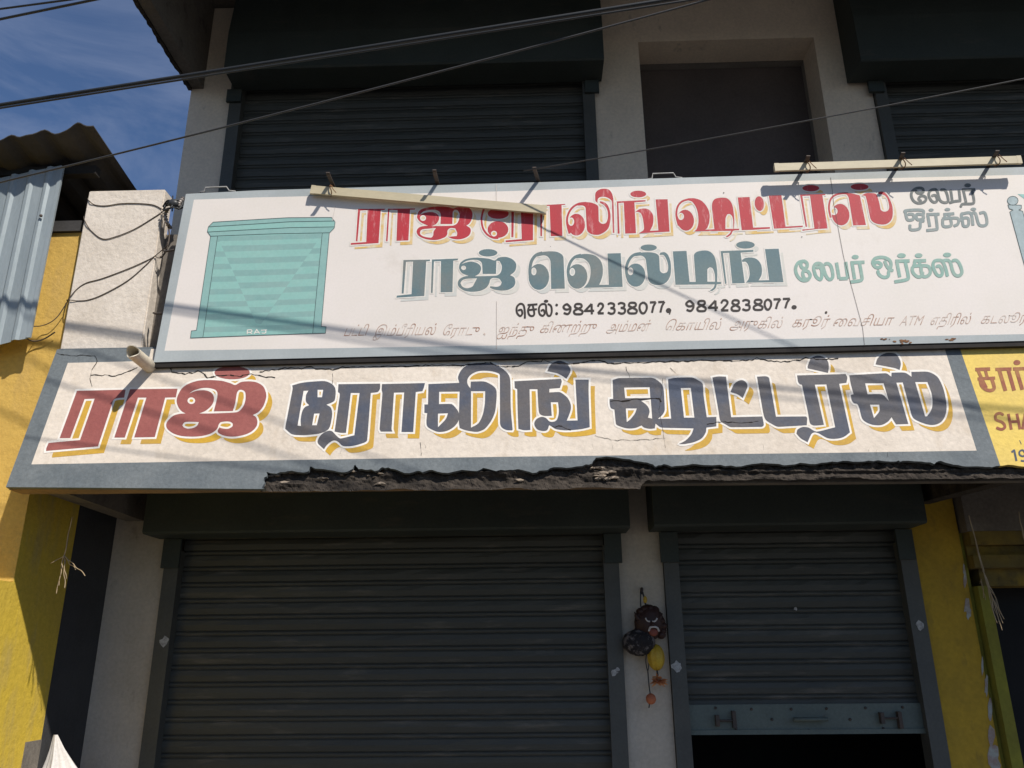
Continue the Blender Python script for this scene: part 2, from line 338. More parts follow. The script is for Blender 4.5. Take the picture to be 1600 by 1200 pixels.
# roof slab and the cantilever beam at its left end
boxes('roof_slab_and_shade_beam', [(-2.56, 8, 2.8, W+.25, 6.42, 6.58), (-2.47, 8, 2.8, 2.95, 6.05, 6.419)], M_conc, shop)  # unseen front drop beam, added to keep sky light off the wall
boxes('bounce_floor', [(-2.12, XR, 4.202, W-.002, 3.02, 3.12)], M_dim, shop)  # unseen floor behind the board, added to bounce sun onto the upper wall
bm = bmesh.new(); prism(bm, [(2.8, 5.60), (4.4, 5.618), (W-.002, 5.625), (W-.002, 6.41), (2.8, 6.41)], -2.555, -2.47)
for v in bm.verts: pass
bm_obj('cantilever_beam', bm, M_conc, shop)
bm = bmesh.new()
N = 60
pr = []
for i in range(N+1):
    y = 3.55+(W-.005-3.55)*i/N; j = noise.noise(Vector((y*9, 3, 1)))*.012+noise.noise(Vector((y*25, 7, 1)))*.008
    pr.append([bm.verts.new((-2.557-.028+j, y, 5.612+j*.6)), bm.verts.new((-2.5585, y, 5.608)), bm.verts.new((-2.5585, y, 5.68+j)), bm.verts.new((-2.557-.028+j, y, 5.675+j))])
for a, b in zip(pr, pr[1:]):
    for k in range(4): bm.faces.new((a[k], a[(k+1) % 4], b[(k+1) % 4], b[k]))
bm.faces.new(pr[0]); bm.faces.new(pr[-1][::-1])
bmesh.ops.recalc_face_normals(bm, faces=bm.faces)
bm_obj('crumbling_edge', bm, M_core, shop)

def shutter(name, x0, x1, zb, zt, Y=5.065, pitch=.0972, phase=0.0):
    bm = bmesh.new(); prof = []
    z = zb
    seq = [(0, .009), (.004, .002), (.012, .000), (.036, -.004), (.062, -.001), (.068, .002), (.0705, .007), (.0725, .007), (.0745, .002), (.081, -.0015), (.088, -.0015), (.0935, .002), (.0955, .009)]
    z0 = math.floor((zb-phase)/pitch)*pitch+phase
    while z0 < zt:
        for dz, dy in seq:
            zz = z0+dz
            if zb <= zz <= zt: prof.append((Y+dy, zz))
        z0 += pitch
    NX = 22; rows = []
    for y, z in prof:
        rows.append([bm.verts.new((x0+(x1-x0)*i/NX, y+.005*noise.noise(Vector((i*.7, round(z/pitch)*3.1, x0)))+.0016*math.sin(z*33+x0), z+.0016*noise.noise(Vector((i*.9, round(z/pitch)*1.7, 5))))) for i in range(NX+1)])
    for a, b in zip(rows, rows[1:]):
        for i in range(NX): bm.faces.new((a[i], a[i+1], b[i+1], b[i]))
    return bm_obj(name, bm, M_slat, shop)
PH = 1.065-.0972*0.0
def guide(par, x0, x1, z0, z1, zc):
    # steel channel: front flange, two webs, and the wider bracket plate under the hood
    bm = bmesh.new(); box(bm, x0, x1, 4.985, 5.012, z0, z1-.0)
    box(bm, x0+.004, x0+.012, 5.0125, 5.10, z0, z1); box(bm, x1-.012, x1-.004, 5.0125, 5.10, z0, z1)
    return bm_obj('guide_rail', bm, M_guide, par)
def hood(par, x0, x1, zb, zt, yf=4.75, fold=None):
    bm = bmesh.new(); fz = fold or zt
    prism(bm, [(yf+.012, zb), (yf, zb+.012), (yf, fz), (yf+.07, zt), (5.015, zt), (5.015, zb+.02), (4.99, zb)], x0, x1)
    return bm_obj('hood', bm, M_hood, par)
def bracket(par, x0, x1, z0, z1): return boxes('hood_bracket', [(x0, x1, 4.962, 4.984, z0, z1)], M_hood, par)
# upper left
s1 = shutter('roller_shutter', -2.17, .432, 4.3, 5.7, phase=PH+.010)
guide(s1, -2.242, -2.152, 4.3, 5.66, 0); guide(s1, .424, .513, 4.3, 5.66, 0)
hood(s1, -2.209, .569, 5.575, 6.40, fold=5.90); bracket(s1, -2.26, -2.15, 5.46, 5.57); bracket(s1, .44, .545, 5.46, 5.57)
# upper right
s2 = shutter('roller_shutter', 2.67, XR, 4.3, 5.7, phase=PH+.030)
guide(s2, 2.578, 2.665, 4.3, 5.6, 0); hood(s2, 2.40, XR, 5.5, 6.40, fold=5.9); bracket(s2, 2.53, 2.64, 5.40, 5.495)
# lower left
s3 = shutter('roller_shutter', -2.21, .432, .1, 2.25, phase=PH)
g = guide(s3, -2.289, -2.198, .1, 2.13, 0); guide(s3, .422, .516, .1, 2.13, 0)
hood(s3, -2.339, .569, 2.2, 2.49); bracket(s3, -2.30, -2.19, 2.02, 2.196); bracket(s3, .43, .535, 2.02, 2.196)
# lower right, half raised
s4 = shutter('roller_shutter', .87, 2.25, 1.13, 2.25, phase=PH+.004)
guide(s4, .788, .878, .1, 2.13, 0); guide(s4, 2.214, 2.31, .1, 2.13, 0)
hood(s4, .71, 2.30, 2.205, 2.49); bracket(s4, .77, .88, 2.02, 2.20); bracket(s4, 2.20, 2.30, 2.02, 2.20)
bm = bmesh.new(); box(bm, .872, 2.245, 5.04, 5.056, 1.05, 1.211); box(bm, .872, 2.245, 5.03, 5.0395, 1.05, 1.075)
bb = bm_obj('bottom_bar', bm, M_bar, s4)
def px_on(px, py, Y): return at(px, py, Y)
# latches, handle and bolt heads on the bottom bar (sub-parts of the shutter)
L = []
for q in ((1118, 1106), (1174, 1108), (1236, 1108), (1291, 1107), (1352, 1106), (1410, 1105), (1206, 1124), (1328, 1124), (1150, 1139), (1264, 1141), (1380, 1138)):
    p = at(*q, 5.04); L.append(([p+Vector((0, 0, 0)), p+Vector((0, -.007, 0))], .0075))
tubes('rivet', L, M_iron, s4)['kind'] = 'stuff'
for a, b in (((1121, 1126), (1147, 1124)), ((1378, 1122), (1406, 1125))):
    A, B = at(*a, 5.02), at(*b, 5.02)
    bm = bmesh.new()
    box(bm, A.x-.010, A.x+.010, 5.005, 5.0395, A.z-.03, A.z+.03); box(bm, B.x-.010, B.x+.010, 5.005, 5.0395, B.z-.045, B.z+.045)
    tube(bm, [(A.x+.01, 5.02, A.z), (B.x-.01, 5.02, A.z)], .006)
    bm_obj('latch', bm, M_iron, s4)
A, B = at(1246, 1124, 5.0), at(1288, 1124, 5.0)
bm = bmesh.new(); tube(bm, [(A.x-.02, 5.0, A.z), (B.x+.02, 5.0, A.z)], .011)
tube(bm, [(A.x, 5.0, A.z), (A.x, 5.0395, A.z)], .009); tube(bm, [(B.x, 5.0, A.z), (B.x, 5.0395, A.z)], .009)
bm_obj('handle', bm, M_bar, s4, True)
# torn paper on the rails
def torn(par, px, py, r, Y, seed):
    rnd = random.Random(seed); c = at(px, py, Y); n = 11; bm = bmesh.new()
    P = [(c.x+math.cos(2*math.pi*i/n)*r*rnd.uniform(.55, 1.15), c.z+math.sin(2*math.pi*i/n)*r*rnd.uniform(.55, 1.15)) for i in range(n)]
    a = [bm.verts.new((x, Y, z)) for x, z in P]; b = [bm.verts.new((x, Y+.0025, z)) for x, z in P]
    bm.faces.new(a); [bm.faces.new((a[i], a[(i+1) % n], b[(i+1) % n], b[i])) for i in range(n)]
    bmesh.ops.recalc_face_normals(bm, faces=bm.faces)
    return bm_obj('torn_sticker', bm, M_paper, par)
torn(s3, 257, 1002, .032, 4.982, 1); torn(s3, 960, 1051, .022, 4.982, 2); torn(s3, 965, 1046, .013, 4.982, 6); torn(s4, 1058, 1041, .033, 4.982, 3); torn(s4, 1438, 977, .030, 4.982, 4)
torn(s4, 1243, 951, .012, 5.055, 9)

# ================================================================== CANOPY WITH PAINTED FASCIA
cx0, cx1 = -2.585, 6.5
cz0, cz1 = 2.2995, 2.247                     # bottom edge height at the ends
TAN = .17/.73
Pf = Vector((0, 3.8, 2.287)); Tf = Vector((0, .17, .73)).normalized(); Nf = Vector((0, -.73, .17)).normalized()
def onf(px, py, e=0):
    d = ray(px, py); q = Pf+Nf*e; k = (q-O).dot(Nf)/d.dot(Nf); return O+d*k
can = thing('canopy', 'sloping concrete canopy with a white lettered front and a crumbled lower edge', 'canopy', (0, W, 2.3))
def csec(zb):
    yb = 3.8+(zb-2.287)*TAN; o = .075
    return [(yb+o, zb), (yb+o+(3.1-zb)*TAN, 3.1), (4.10, 3.1), (4.03, 2.63), (W-.002, 2.63), (W-.002, 2.51), (3.99, 2.51), (3.95, zb+.004)]
bm = bmesh.new(); prism(bm, csec(cz0), cx0, cx1, csec(cz1)); bm_obj('concrete_slab', bm, M_conc, can)
bm = bmesh.new()
for xx0, xx1, zz in ((cx0+.004, -2.47, cz0),):
    prism(bm, [(3.955, zz+.03), (W-.003, zz+.02), (W-.003, 2.508), (3.995, 2.508)], xx0, xx1)
bm_obj('cross_beam', bm, M_conc, can)
bm = bmesh.new(); prism(bm, [(3.955, 2.30), (W-.003, 2.36), (W-.003, 2.508), (3.995, 2.508)], 2.36, 2.46); bm_obj('cross_beam', bm, M_core, can)  # beam added to darken the bright spot above the yellow pillar
# brown rendered underside of the front beam
bm = bmesh.new(); N = 80; rows = []
for i in range(N+1):
    px = 10+ (1000-10)*i/N; x = onf(px, 760).x; zb = 2.298-.0052*(x+2.58)
    zb += .004*noise.noise(Vector((x*3, 0, 2)))+(.010 if px < 560 else 0)*0
    yb = 3.8+(zb-2.287)*TAN
    rows.append([bm.verts.new((x, yb+(.024 if px < 412 else .045), zb+.004)), bm.verts.new((x, yb+(.024 if px < 412 else .045), zb-.010)), bm.verts.new((x, 3.94, zb-.012)), bm.verts.new((x, 3.945, zb+.01))])
for a, b in zip(rows, rows[1:]):
    for k in range(3): bm.faces.new((a[k], a[k+1], b[k+1], b[k]))
bmesh.ops.recalc_face_normals(bm, faces=bm.faces)
bm_obj('soffit_lip', bm, M_drop, can)

JAG = [(409, 763), (413, 755), (412, 748), (417, 743), (416, 737), (432, 740), (450, 736), (470, 738), (482, 736), (484, 729), (492, 732), (512, 734), (535, 738), (548, 734), (555, 726), (560, 733), (575, 734), (590, 735), (598, 730), (610, 732), (632, 739), (650, 736), (660, 738), (675, 734), (700, 739), (722, 734), (745, 736), (755, 731), (775, 736), (797, 734), (815, 734), (832, 739), (850, 735), (865, 730), (885, 731), (910, 728), (925, 724), (931, 715), (955, 714), (975, 717), (1000, 721), (1018, 725), (1025, 729), (1037, 725), (1050, 729), (1070, 727), (1087, 725), (1125, 726), (1150, 729), (1175, 725), (1200, 724), (1225, 727), (1250, 723), (1275, 725), (1300, 721), (1325, 720), (1350, 721), (1372, 719), (1400, 721), (1410, 720), (1440, 721), (1460, 725), (1470, 720), (1490, 726), (1512, 729), (1537, 729), (1550, 730), (1575, 726), (1600, 729), (1640, 728), (1700, 732)]
rj = random.Random(3); jag = []
for a, b in zip(JAG, JAG[1:]):
    jag.append(a)
    for t in (.33, .66): jag.append((a[0]+(b[0]-a[0])*t+rj.uniform(-1, 1), a[1]+(b[1]-a[1])*t+rj.uniform(-1.3, 1.3)))
jag.append(JAG[-1])
TOPY = lambda x: 546-(x-89)*.0035
pl = Paint()
pl.poly('A', 1, [(89, 546), (1760, 536), (2500, 518), (2600, 722)]+jag[::-1]+[(415, 764), (9, 761)], smooth=False)
pl.poly('B', 1, [(106, 567), (232, 564), (236, 545), (1473, 535), (1526, 704), (1300, 707.5), (1100, 710), (800, 713.5), (400, 719.5), (49, 725.5)], smooth=False)
pl.poly('C', 1, [(1495, 530), (1800, 526), (2650, 500), (2750, 760), (1574, 760)], smooth=False)
pl.tri()
mf = lambda e: (lambda x, y: onf(x, y, e))
def thick(o, d):
    """gives a paint/plaster sheet its thickness"""
    bm = bmesh.new(); bm.from_mesh(o.data)
    g = bmesh.ops.extrude_face_region(bm, geom=bm.faces[:])
    for v in [e for e in g['geom'] if isinstance(e, bmesh.types.BMVert)]: v.co -= Nf*d
    bmesh.ops.recalc_face_normals(bm, faces=bm.faces); bm.to_mesh(o.data); bm.free()
thick(pl.mesh('grey_border', lambda i: 'A' in i and 'B' not in i and 'C' not in i, mf(0), M_fgrey, can), .020)
thick(pl.mesh('white_plaster', lambda i: 'A' in i and 'B' in i and 'C' not in i, mf(0), M_fascia, can), .020)
thick(pl.mesh('yellow_sign_field', lambda i: 'A' in i and 'C' in i, mf(0), M_ysign, can), .020)
# spalled, rough core below the broken plaster edge
bm = bmesh.new(); NX, NZ = 800, 16; g = []
for i in range(NX+1):
    px = 404+(2300-404)*i/NX; row = []
    for j in range(NZ+1):
        yt = 710; yb = 764-.0065*(px-414)-(13 if px > 1003 else 0)*min(1, max(0, (px-995)/16)); py = yt+(yb-yt)*j/NZ
        p = onf(px, py); q = Vector((p.x*7, p.z*10, 0))
        tj = j/NZ; am = 1.0 if j < 9 else .6
        ch = max(0, noise.noise(Vector((p.x*5.5, p.z*22, 8))))             # chunks left standing proud of the cavity
        dd = -.042+.026*am*abs(noise.fractal(q*1.7, .9, 2.0, 5))+.060*am*ch*ch*2+.010*noise.noise(q*7)*am+.030*max(0, tj-.72)
        if px > 1003 and j in (9, 10): dd += .012
        dd = min(dd, -.006)
        row.append(bm.verts.new(p+Nf*min(dd, -.003 if j > 4 else -.030)))
    g.append(row)
for a, b in zip(g, g[1:]):
    for j in range(NZ): bm.faces.new((a[j], a[j+1], b[j+1], b[j]))
bm.normal_update()
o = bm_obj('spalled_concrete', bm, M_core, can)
# pale lump of plaster still hanging on
bm = bmesh.new(); r0 = random.Random(5)
for k in range(30):
    px = r0.choice([r0.uniform(418, 720), r0.uniform(720, 860), r0.uniform(925, 962), r0.uniform(925, 960), r0.uniform(418, 600)]); py = r0.uniform(737, 757)-.006*(px-414)-(4 if px > 900 else 0)
    p = onf(px, py, -.026); s = r0.uniform(.006, .017)
    r = bmesh.ops.create_icosphere(bm, subdivisions=1, radius=1)
    for v in r['verts']: v.co = p+Vector((v.co.x*s*1.7, v.co.y*.010, v.co.z*s*.5))*(1+.4*r0.uniform(-1, 1))
bm_obj('plaster_crumbs', bm, M_crumb, can)['kind'] = 'stuff'

# ---- fascia lettering
F1, F2, F3, F4, F5, F6, F7, F8 = (60, 560, 8), (240, 560, 8), (430, 570, 8), (600, 550, 8), (760, 550, 8), (930, 570, 8), (1110, 550, 8), (1310, 550, 8)
m1 = Paint()
m1.poly('L1', 1, [(482, 405), (1090, 390), (1072, 490), (985, 497), (935, 525), (745, 1100), (95, 1157), (100, 1120), (128, 1056), (520, 1020), (703, 503), (578, 508), (398, 996), (265, 997)], F1)
m1.poly('L2', 1, [(1145, 385), (1740, 378), (1718, 487), (1585, 490), (1455, 983), (1197, 988), (1350, 490), (1245, 490), (1080, 990), (948, 990)], F1)
m1.poly('L3', 1, [(288, 540), (300, 470), (350, 380), (430, 320), (560, 278), (700, 270), (850, 280), (960, 310), (1022, 332), (1090, 296), (1190, 286), (1290, 300), (1370, 350), (1405, 430), (1405, 500), (1370, 600), (1310, 670), (1240, 708), (1280, 735), (1298, 790), (1285, 850), (1230, 910), (1150, 950), (1050, 973), (960, 978), (880, 965), (815, 935), (800, 905), (822, 862), (860, 875), (930, 880), (985, 850), (990, 815), (960, 793), (900, 788), (840, 798), (815, 825), (800, 870), (770, 905), (700, 945), (600, 970), (480, 978), (350, 970), (250, 940), (185, 895), (158, 850), (165, 800), (210, 745), (260, 710), (330, 692), (400, 688), (350, 660), (310, 610)], F2)
m1.poly('L3', -1, [(445, 440), (500, 402), (600, 372), (690, 370), (770, 392), (797, 430), (793, 500), (752, 662), (990, 658), (1020, 560), (1040, 440), (1065, 398), (1110, 395), (1145, 425), (1150, 500), (1130, 580), (1090, 640), (1040, 672), (900, 682), (700, 688), (570, 688), (640, 660), (700, 615), (742, 560), (755, 500), (740, 450), (700, 415), (640, 398), (560, 400), (500, 415)], F2)
m1.ell('L3', -1, 472, 528, 48, 42, F2)
m1.poly('L3', -1, [(360, 835), (385, 800), (440, 792), (565, 795), (545, 840), (500, 868), (430, 878), (380, 862)], F2)
m1.ell('L4', 1, 982, 178, 222, 84, F2)
m2 = Paint()
m2.poly('L1', 1, [(212, 258), (330, 225), (500, 207), (650, 210), (750, 290), (745, 440), (700, 475), (640, 498), (695, 535), (712, 600), (705, 680), (670, 800), (570, 855), (430, 875), (330, 880), (210, 868), (125, 800), (130, 760), (218, 300)], F3)
m2.poly('L1', -1, [(355, 325), (415, 322), (385, 380), (385, 460), (425, 505), (370, 530), (335, 590), (318, 690), (322, 765), (280, 760)], F3)
m2.poly('L1', -1, [(530, 312), (600, 312), (585, 405), (530, 405)], F3)
m2.poly('L1', -1, [(487, 610), (555, 608), (520, 755), (462, 755)], F3)
m2.poly('L2', 1, [(790, 242), (1312, 235), (1310, 300), (1280, 340), (1195, 352), (1150, 940), (1080, 985), (960, 1015), (850, 1015), (790, 965), (740, 945), (690, 965), (640, 1010), (610, 1055), (540, 990), (530, 950), (560, 890), (620, 840), (700, 825), (770, 890), (820, 920), (990, 880), (1055, 352), (945, 352), (885, 850), (820, 850), (742, 835), (805, 400), (805, 357), (785, 340)], F3)
m2.poly('L3', 1, [(-25, 400), (512, 388), (500, 440), (480, 490), (398, 500), (365, 1000), (218, 1000), (252, 505), (125, 508), (95, 960), (105, 995), (-40, 995), (-55, 960), (-20, 520), (-30, 470)], F4)
m2.poly('L4', 1, [(555, 400), (945, 385), (945, 495), (690, 497), (688, 650), (840, 650), (890, 690), (935, 760), (935, 850), (880, 930), (790, 985), (690, 1000), (620, 980), (545, 935), (530, 870), (540, 765), (505, 760), (505, 655), (550, 655)], F4)
m2.poly('L4', -1, [(675, 770), (800, 765), (770, 840), (675, 940)], F4)
m2.poly('L5', 1, [(940, 380), (925, 320), (950, 250), (1000, 190), (1080, 150), (1200, 135), (1330, 140), (1430, 175), (1520, 240), (1570, 310), (1582, 420), (1585, 700), (1608, 965), (1600, 980), (1530, 975), (1470, 940), (1450, 880), (1448, 290), (1400, 255), (1300, 235), (1180, 240), (1090, 280), (1045, 340), (1045, 400), (1080, 455), (1085, 370), (1250, 368), (1345, 410), (1400, 465), (1408, 560), (1390, 740), (1340, 860), (1260, 960), (1180, 995), (1110, 995), (1010, 975), (945, 950), (935, 850), (945, 495)], F4)
m2.poly('L5', -1, [(1088, 490), (1265, 490), (1260, 640), (1235, 780), (1180, 890), (1088, 945)], F4)
m2.poly('L6', 1, [(350, 365), (930, 335), (942, 370), (920, 450), (787, 460), (787, 505), (910, 500), (960, 525), (1020, 580), (1055, 660), (1050, 740), (1005, 858), (1140, 855), (1112, 345), (1280, 345), (1278, 500), (1292, 940), (1180, 965), (1000, 980), (870, 965), (815, 930), (785, 915), (760, 975), (710, 988), (640, 970), (605, 925), (600, 880), (630, 835), (690, 810), (745, 825), (795, 870), (870, 858), (900, 790), (905, 720), (895, 628), (805, 628), (818, 798), (720, 798), (665, 770), (650, 690), (638, 465), (540, 465), (550, 975), (470, 978), (400, 960), (390, 700), (385, 465), (355, 450)], F5)
m2.poly('L7', 1, [(760, 240), (800, 160), (850, 125), (920, 110), (1000, 140), (1050, 210), (1045, 260), (1000, 335), (950, 300), (880, 265)], F5)
m2.poly('L8', 1, [(218, 190), (300, 165), (700, 162), (755, 178), (835, 245), (858, 330), (870, 560), (845, 620), (785, 675), (950, 672), (925, 400), (910, 180), (1000, 162), (1210, 158), (1290, 195), (1345, 240), (1355, 380), (1395, 655), (1515, 650), (1515, 770), (1390, 785), (1380, 850), (1330, 920), (1240, 965), (1120, 990), (1040, 992), (1130, 945), (1200, 870), (1230, 795), (830, 785), (755, 735), (745, 795), (680, 800), (610, 785), (580, 758), (500, 790), (400, 795), (310, 770), (260, 740), (240, 560), (195, 540), (180, 480), (180, 428), (225, 425)], F6)
m2.poly('L8', -1, [(362, 285), (680, 280), (690, 415), (375, 418)], F6)
m2.poly('L8', -1, [(575, 450), (695, 430), (712, 672), (660, 660), (680, 580), (650, 510)], F6)
m2.poly('L8', -1, [(383, 545), (520, 545), (495, 610), (440, 680), (395, 715)], F6)
m2.poly('L8', -1, [(1070, 290), (1195, 288), (1240, 660), (1110, 660)], F6)
m2.poly('L9', 1, [(25, 318), (100, 305), (195, 308), (260, 815), (650, 805), (668, 910), (640, 935), (260, 940), (190, 905), (125, 860), (105, 760), (70, 560)], F7)
m2.poly('La', 1, [(250, 500), (290, 410), (340, 365), (400, 352), (450, 385), (462, 440), (405, 575), (340, 530)], F7)
m2.poly('Lb', 1, [(582, 308), (690, 303), (735, 330), (820, 808), (1190, 805), (1210, 830), (1205, 915), (850, 935), (760, 895), (690, 845), (660, 760), (625, 560)], F7)
m2.poly('Lc', 1, [(1083, 292), (1690, 275), (1712, 320), (1700, 385), (1610, 397), (1745, 1005), (1660, 1065), (1560, 1085), (1460, 1075), (1360, 1020), (1300, 1005), (1260, 1030), (1215, 1128), (1130, 1080), (1075, 1020), (1090, 970), (1150, 938), (1230, 945), (1330, 995), (1560, 940), (1450, 405), (1305, 408), (1420, 910), (1300, 920), (1245, 890), (1220, 760), (1145, 410), (1115, 400), (1095, 370)], F7)
m2.poly('Ld', 1, [(1215, 180), (1250, 90), (1300, 55), (1350, 45), (1420, 65), (1470, 120), (1480, 190), (1470, 262), (1330, 230), (1218, 205)], F7)
m2.poly('Le', 1, [(135, 290), (590, 265), (662, 308), (665, 258), (830, 258), (915, 310), (912, 248), (1100, 245), (1180, 270), (1250, 325), (1310, 450), (1345, 600), (1352, 720), (1325, 820), (1270, 885), (1190, 912), (1110, 905), (1010, 870), (940, 830), (910, 770), (805, 380), (725, 383), (875, 900), (720, 905), (685, 850), (665, 815), (620, 870), (540, 912), (440, 912), (350, 880), (295, 830), (260, 700), (235, 650), (195, 640), (165, 600), (155, 535), (190, 528), (155, 400)], F8)
m2.poly('Le', -1, [(335, 392), (565, 390), (630, 610), (545, 530), (365, 528)], F8)
m2.poly('Le', -1, [(395, 658), (510, 658), (512, 740), (445, 825)], F8)
m2.poly('Le', -1, [(960, 375), (1112, 375), (1170, 540), (1170, 700), (1110, 800), (1085, 805)], F8)
m2.poly('Lf', 1, [(465, 155), (490, 80), (560, 25), (640, 10), (720, 25), (770, 100), (780, 160), (765, 225), (700, 200)], F8)
for mm, mt, nm in ((m1, M_maroon, 'maroon_lettering'), (m2, M_slate, 'slate_blue_lettering')):
    mm.layered(3.0, (9.6, 10.0) if mm is m2 else (9.4, 10.2)); mm.tri()
    mm.mesh(nm, lambda i: 'L' in i, mf(.0016), mt, can)
    mm.mesh('white_outline', lambda i: 'D' in i and 'L' not in i, mf(.0012), M_owhite, can)
    mm.mesh('yellow_drop_shadow', lambda i: 'S' in i and 'D' not in i and 'L' not in i, mf(.0008), M_yel, can)
# neighbour's lettering on the yellow field
YF = (1500, 520, 5.4545); ys = Paint()
ys.stroke('L', [(130, 312), (258, 308)], 30, YF); ys.stroke('L', [(150, 312), (190, 400), (225, 470)], 28, YF, False); ys.stroke('L', [(215, 315), (235, 385)], 26, YF); ys.stroke('L', [(150, 392), (300, 385)], 26, YF)
ys.stroke('L', [(172, 395), (185, 450), (225, 485), (270, 490), (292, 465), (270, 390)], 30, YF)
ys.stroke('L', [(302, 311), (440, 308)], 28, YF); ys.stroke('L', [(335, 318), (388, 495)], 32, YF); ys.stroke('L', [(412, 315), (462, 492)], 32, YF)
ys.stroke('L', [(452, 308), (600, 303)], 28, YF); ys.stroke('L', [(482, 318), (532, 485)], 32, YF); ys.stroke('L', [(565, 312), (620, 500), (560, 540)], 32, YF); ys.ell('L', 1, 486, 253, 30, 22, YF)
ys.stroke('L', [(368, 700), (340, 685), (305, 700), (308, 740), (360, 762), (384, 800), (355, 823), (310, 808)], 24, YF)
ys.stroke('L', [(412, 690), (438, 825)], 24, YF); ys.stroke('L', [(485, 688), (512, 822)], 24, YF); ys.stroke('L', [(425, 758), (500, 754)], 22, YF)
ys.stroke('L', [(533, 822), (556, 690), (612, 820)], 24, YF, False); ys.stroke('L', [(540, 780), (598, 778)], 20, YF)
ys.tri(); ys.mesh('red_brown_lettering', lambda i: 'L' in i, mf(.0012), M_rbrown, can)
yb = Paint(); yb.stroke('L', [(440, 1018), (462, 1000), (482, 1092)], 17, YF, False)
yb.stroke('L', [(560, 1030), (535, 1000), (508, 1012), (510, 1040), (540, 1052), (562, 1030), (568, 1070), (545, 1092), (520, 1088)], 15, YF); yb.stroke('L', [(508, 915), (524, 950)], 5, YF)
yb.tri(); yb.mesh('small_dark_numerals', lambda i: 'L' in i, mf(.0012), M_slate, can)
# cracks
ck = Paint(); rc = random.Random(11)
def crack(P, wd):
    Q = []
    for a, b in zip(P, P[1:]):
        n = max(2, int(math.dist(a, b)/5))
        for i in range(n): t = i/n; Q.append((a[0]+(b[0]-a[0])*t+rc.uniform(-.8, .8), a[1]+(b[1]-a[1])*t+rc.uniform(-1.1, 1.1)))
    Q.append(P[-1])
    for a, b in zip(Q, Q[1:]): ck.stroke('L', [a, b], wd*.85*rc.uniform(.35, 1.35))
crack([(266, 575), (268, 581), (290, 584), (310, 580), (320, 585), (324, 590), (345, 586), (375, 588), (392, 584), (415, 589), (430, 590)], 1.9)
crack([(405, 581), (430, 577), (455, 574), (472, 576), (486, 572), (492, 577), (520, 577), (540, 573), (600, 572), (640, 572), (690, 570), (715, 571), (765, 567), (785, 574), (800, 573), (815, 570), (825, 565), (845, 565), (848, 562), (860, 566), (885, 569), (905, 566), (930, 563), (955, 568), (975, 567), (1110, 563), (1145, 564), (1175, 562), (1182, 559), (1200, 564), (1225, 565), (1250, 563), (1260, 559), (1290, 562), (1310, 560)], 1.6)
crack([(953, 627), (972, 627), (990, 624), (1012, 624), (1025, 622), (1030, 622), (1033, 628)], 2.4)
crack([(862, 667), (878, 666), (892, 672)], 1.8); crack([(1104, 664), (1120, 660), (1132, 659), (1160, 660), (1185, 658)], 1.4)
crack([(142, 586), (165, 586), (180, 588), (200, 580), (215, 574)], 1.3); crack([(90, 552), (110, 556), (130, 554), (148, 556), (152, 564), (143, 578), (140, 592), (144, 604)], 1.0)
crack([(978, 573), (984, 590)], .7); crack([(1047, 575), (1056, 583)], .7); crack([(930, 680), (960, 688), (1000, 687), (1040, 685)], .6); crack([(520, 583), (519, 600)], .6); crack([(657, 690), (658, 712)], .6); crack([(1036, 590), (1030, 640), (1040, 700)], .45)
for k in range(9):
    x = rc.uniform(430, 1480); y = rc.uniform(690, 706); crack([(x, y), (x+rc.uniform(-2, 2), y+rc.uniform(4, 9))], .32)
ck.tri(); ck.mesh('crack', lambda i: 'L' in i, mf(.0022), M_crack, can)

# ================================================================== LEFT PARAPET PIER above the canopy
blk = thing('parapet_pier', 'short white plastered parapet pier with loose cables, left of the tin signboard', 'pier', (-2.35, 4.08, 3.1))
bm = bmesh.new(); box(bm, -2.583, -2.129, 4.03, 4.13, 3.06, 4.107); bm_obj('plaster_body', bm, M_block, blk, bevel=.006)
boxes('parapet_wall', [(-2.128, 6.5, 4.11, 4.2, 3.101, 3.85)], M_conc, blk)
boxes('painted_band', [(-2.585, -2.05, 4.024, 4.0295, 3.05, 3.108)], M_fgrey, blk)

# ================================================================== TIN SIGNBOARD
BY = 3.925
mb = lambda e: (lambda x, y: at(x, y, BY-e))
sgn = thing('signboard', 'long white tin signboard with red and blue-grey Tamil lettering and a painted green shutter', 'signboard', (.4, BY, 3.0))
OUT = [(290.5, 303), (400, 297.5), (800, 286), (1200, 273.5), (1600, 261), (1790, 255), (1790, 527.5), (1600, 532.5), (1300, 540.5), (800, 552), (420, 561), (240, 566)]
INN = [(303, 312), (400, 308.5), (800, 298.5), (1065, 288), (1200, 284), (1400, 278), (1600, 273), (1770, 268), (1770, 518), (1600, 522), (1500, 524), (1060, 533), (880, 538), (520, 544), (257, 548)]
sb = Paint(); sb.poly('A', 1, OUT, smooth=False); sb.poly('B', 1, INN, smooth=False); sb.tri()
sb.mesh('white_panel', lambda i: 'B' in i, mb(0), M_board, sgn); sb.mesh('grey_border', lambda i: 'A' in i and 'B' not in i, mb(0), M_bgrey, sgn)
bm = bmesh.new()
a = [bm.verts.new(at(x, y, BY+.001)) for x, y in OUT]; b = [bm.verts.new(v.co+Vector((0, .017, 0))) for v in a]
n = len(a); [bm.faces.new((a[i], a[(i+1) % n], b[(i+1) % n], b[i])) for i in range(n)]; bm.faces.new(b); bmesh.ops.recalc_face_normals(bm, faces=bm.faces)
bm_obj('frame', bm, M_iron, sgn)
bm = bmesh.new(); rails = [(at(x, y+.6, BY+.005), at(x, y+8, BY+.006)) for x, y in ((241, 566), (420, 561), (800, 552), (1300, 540.5), (1600, 532.5), (1785, 527.5))]
rr_ = [[bm.verts.new(a_+Vector((0, dy, 0))) for a_, dy in ((p, 0), (q, 0), (q, .027), (p, .027))] for p, q in rails]
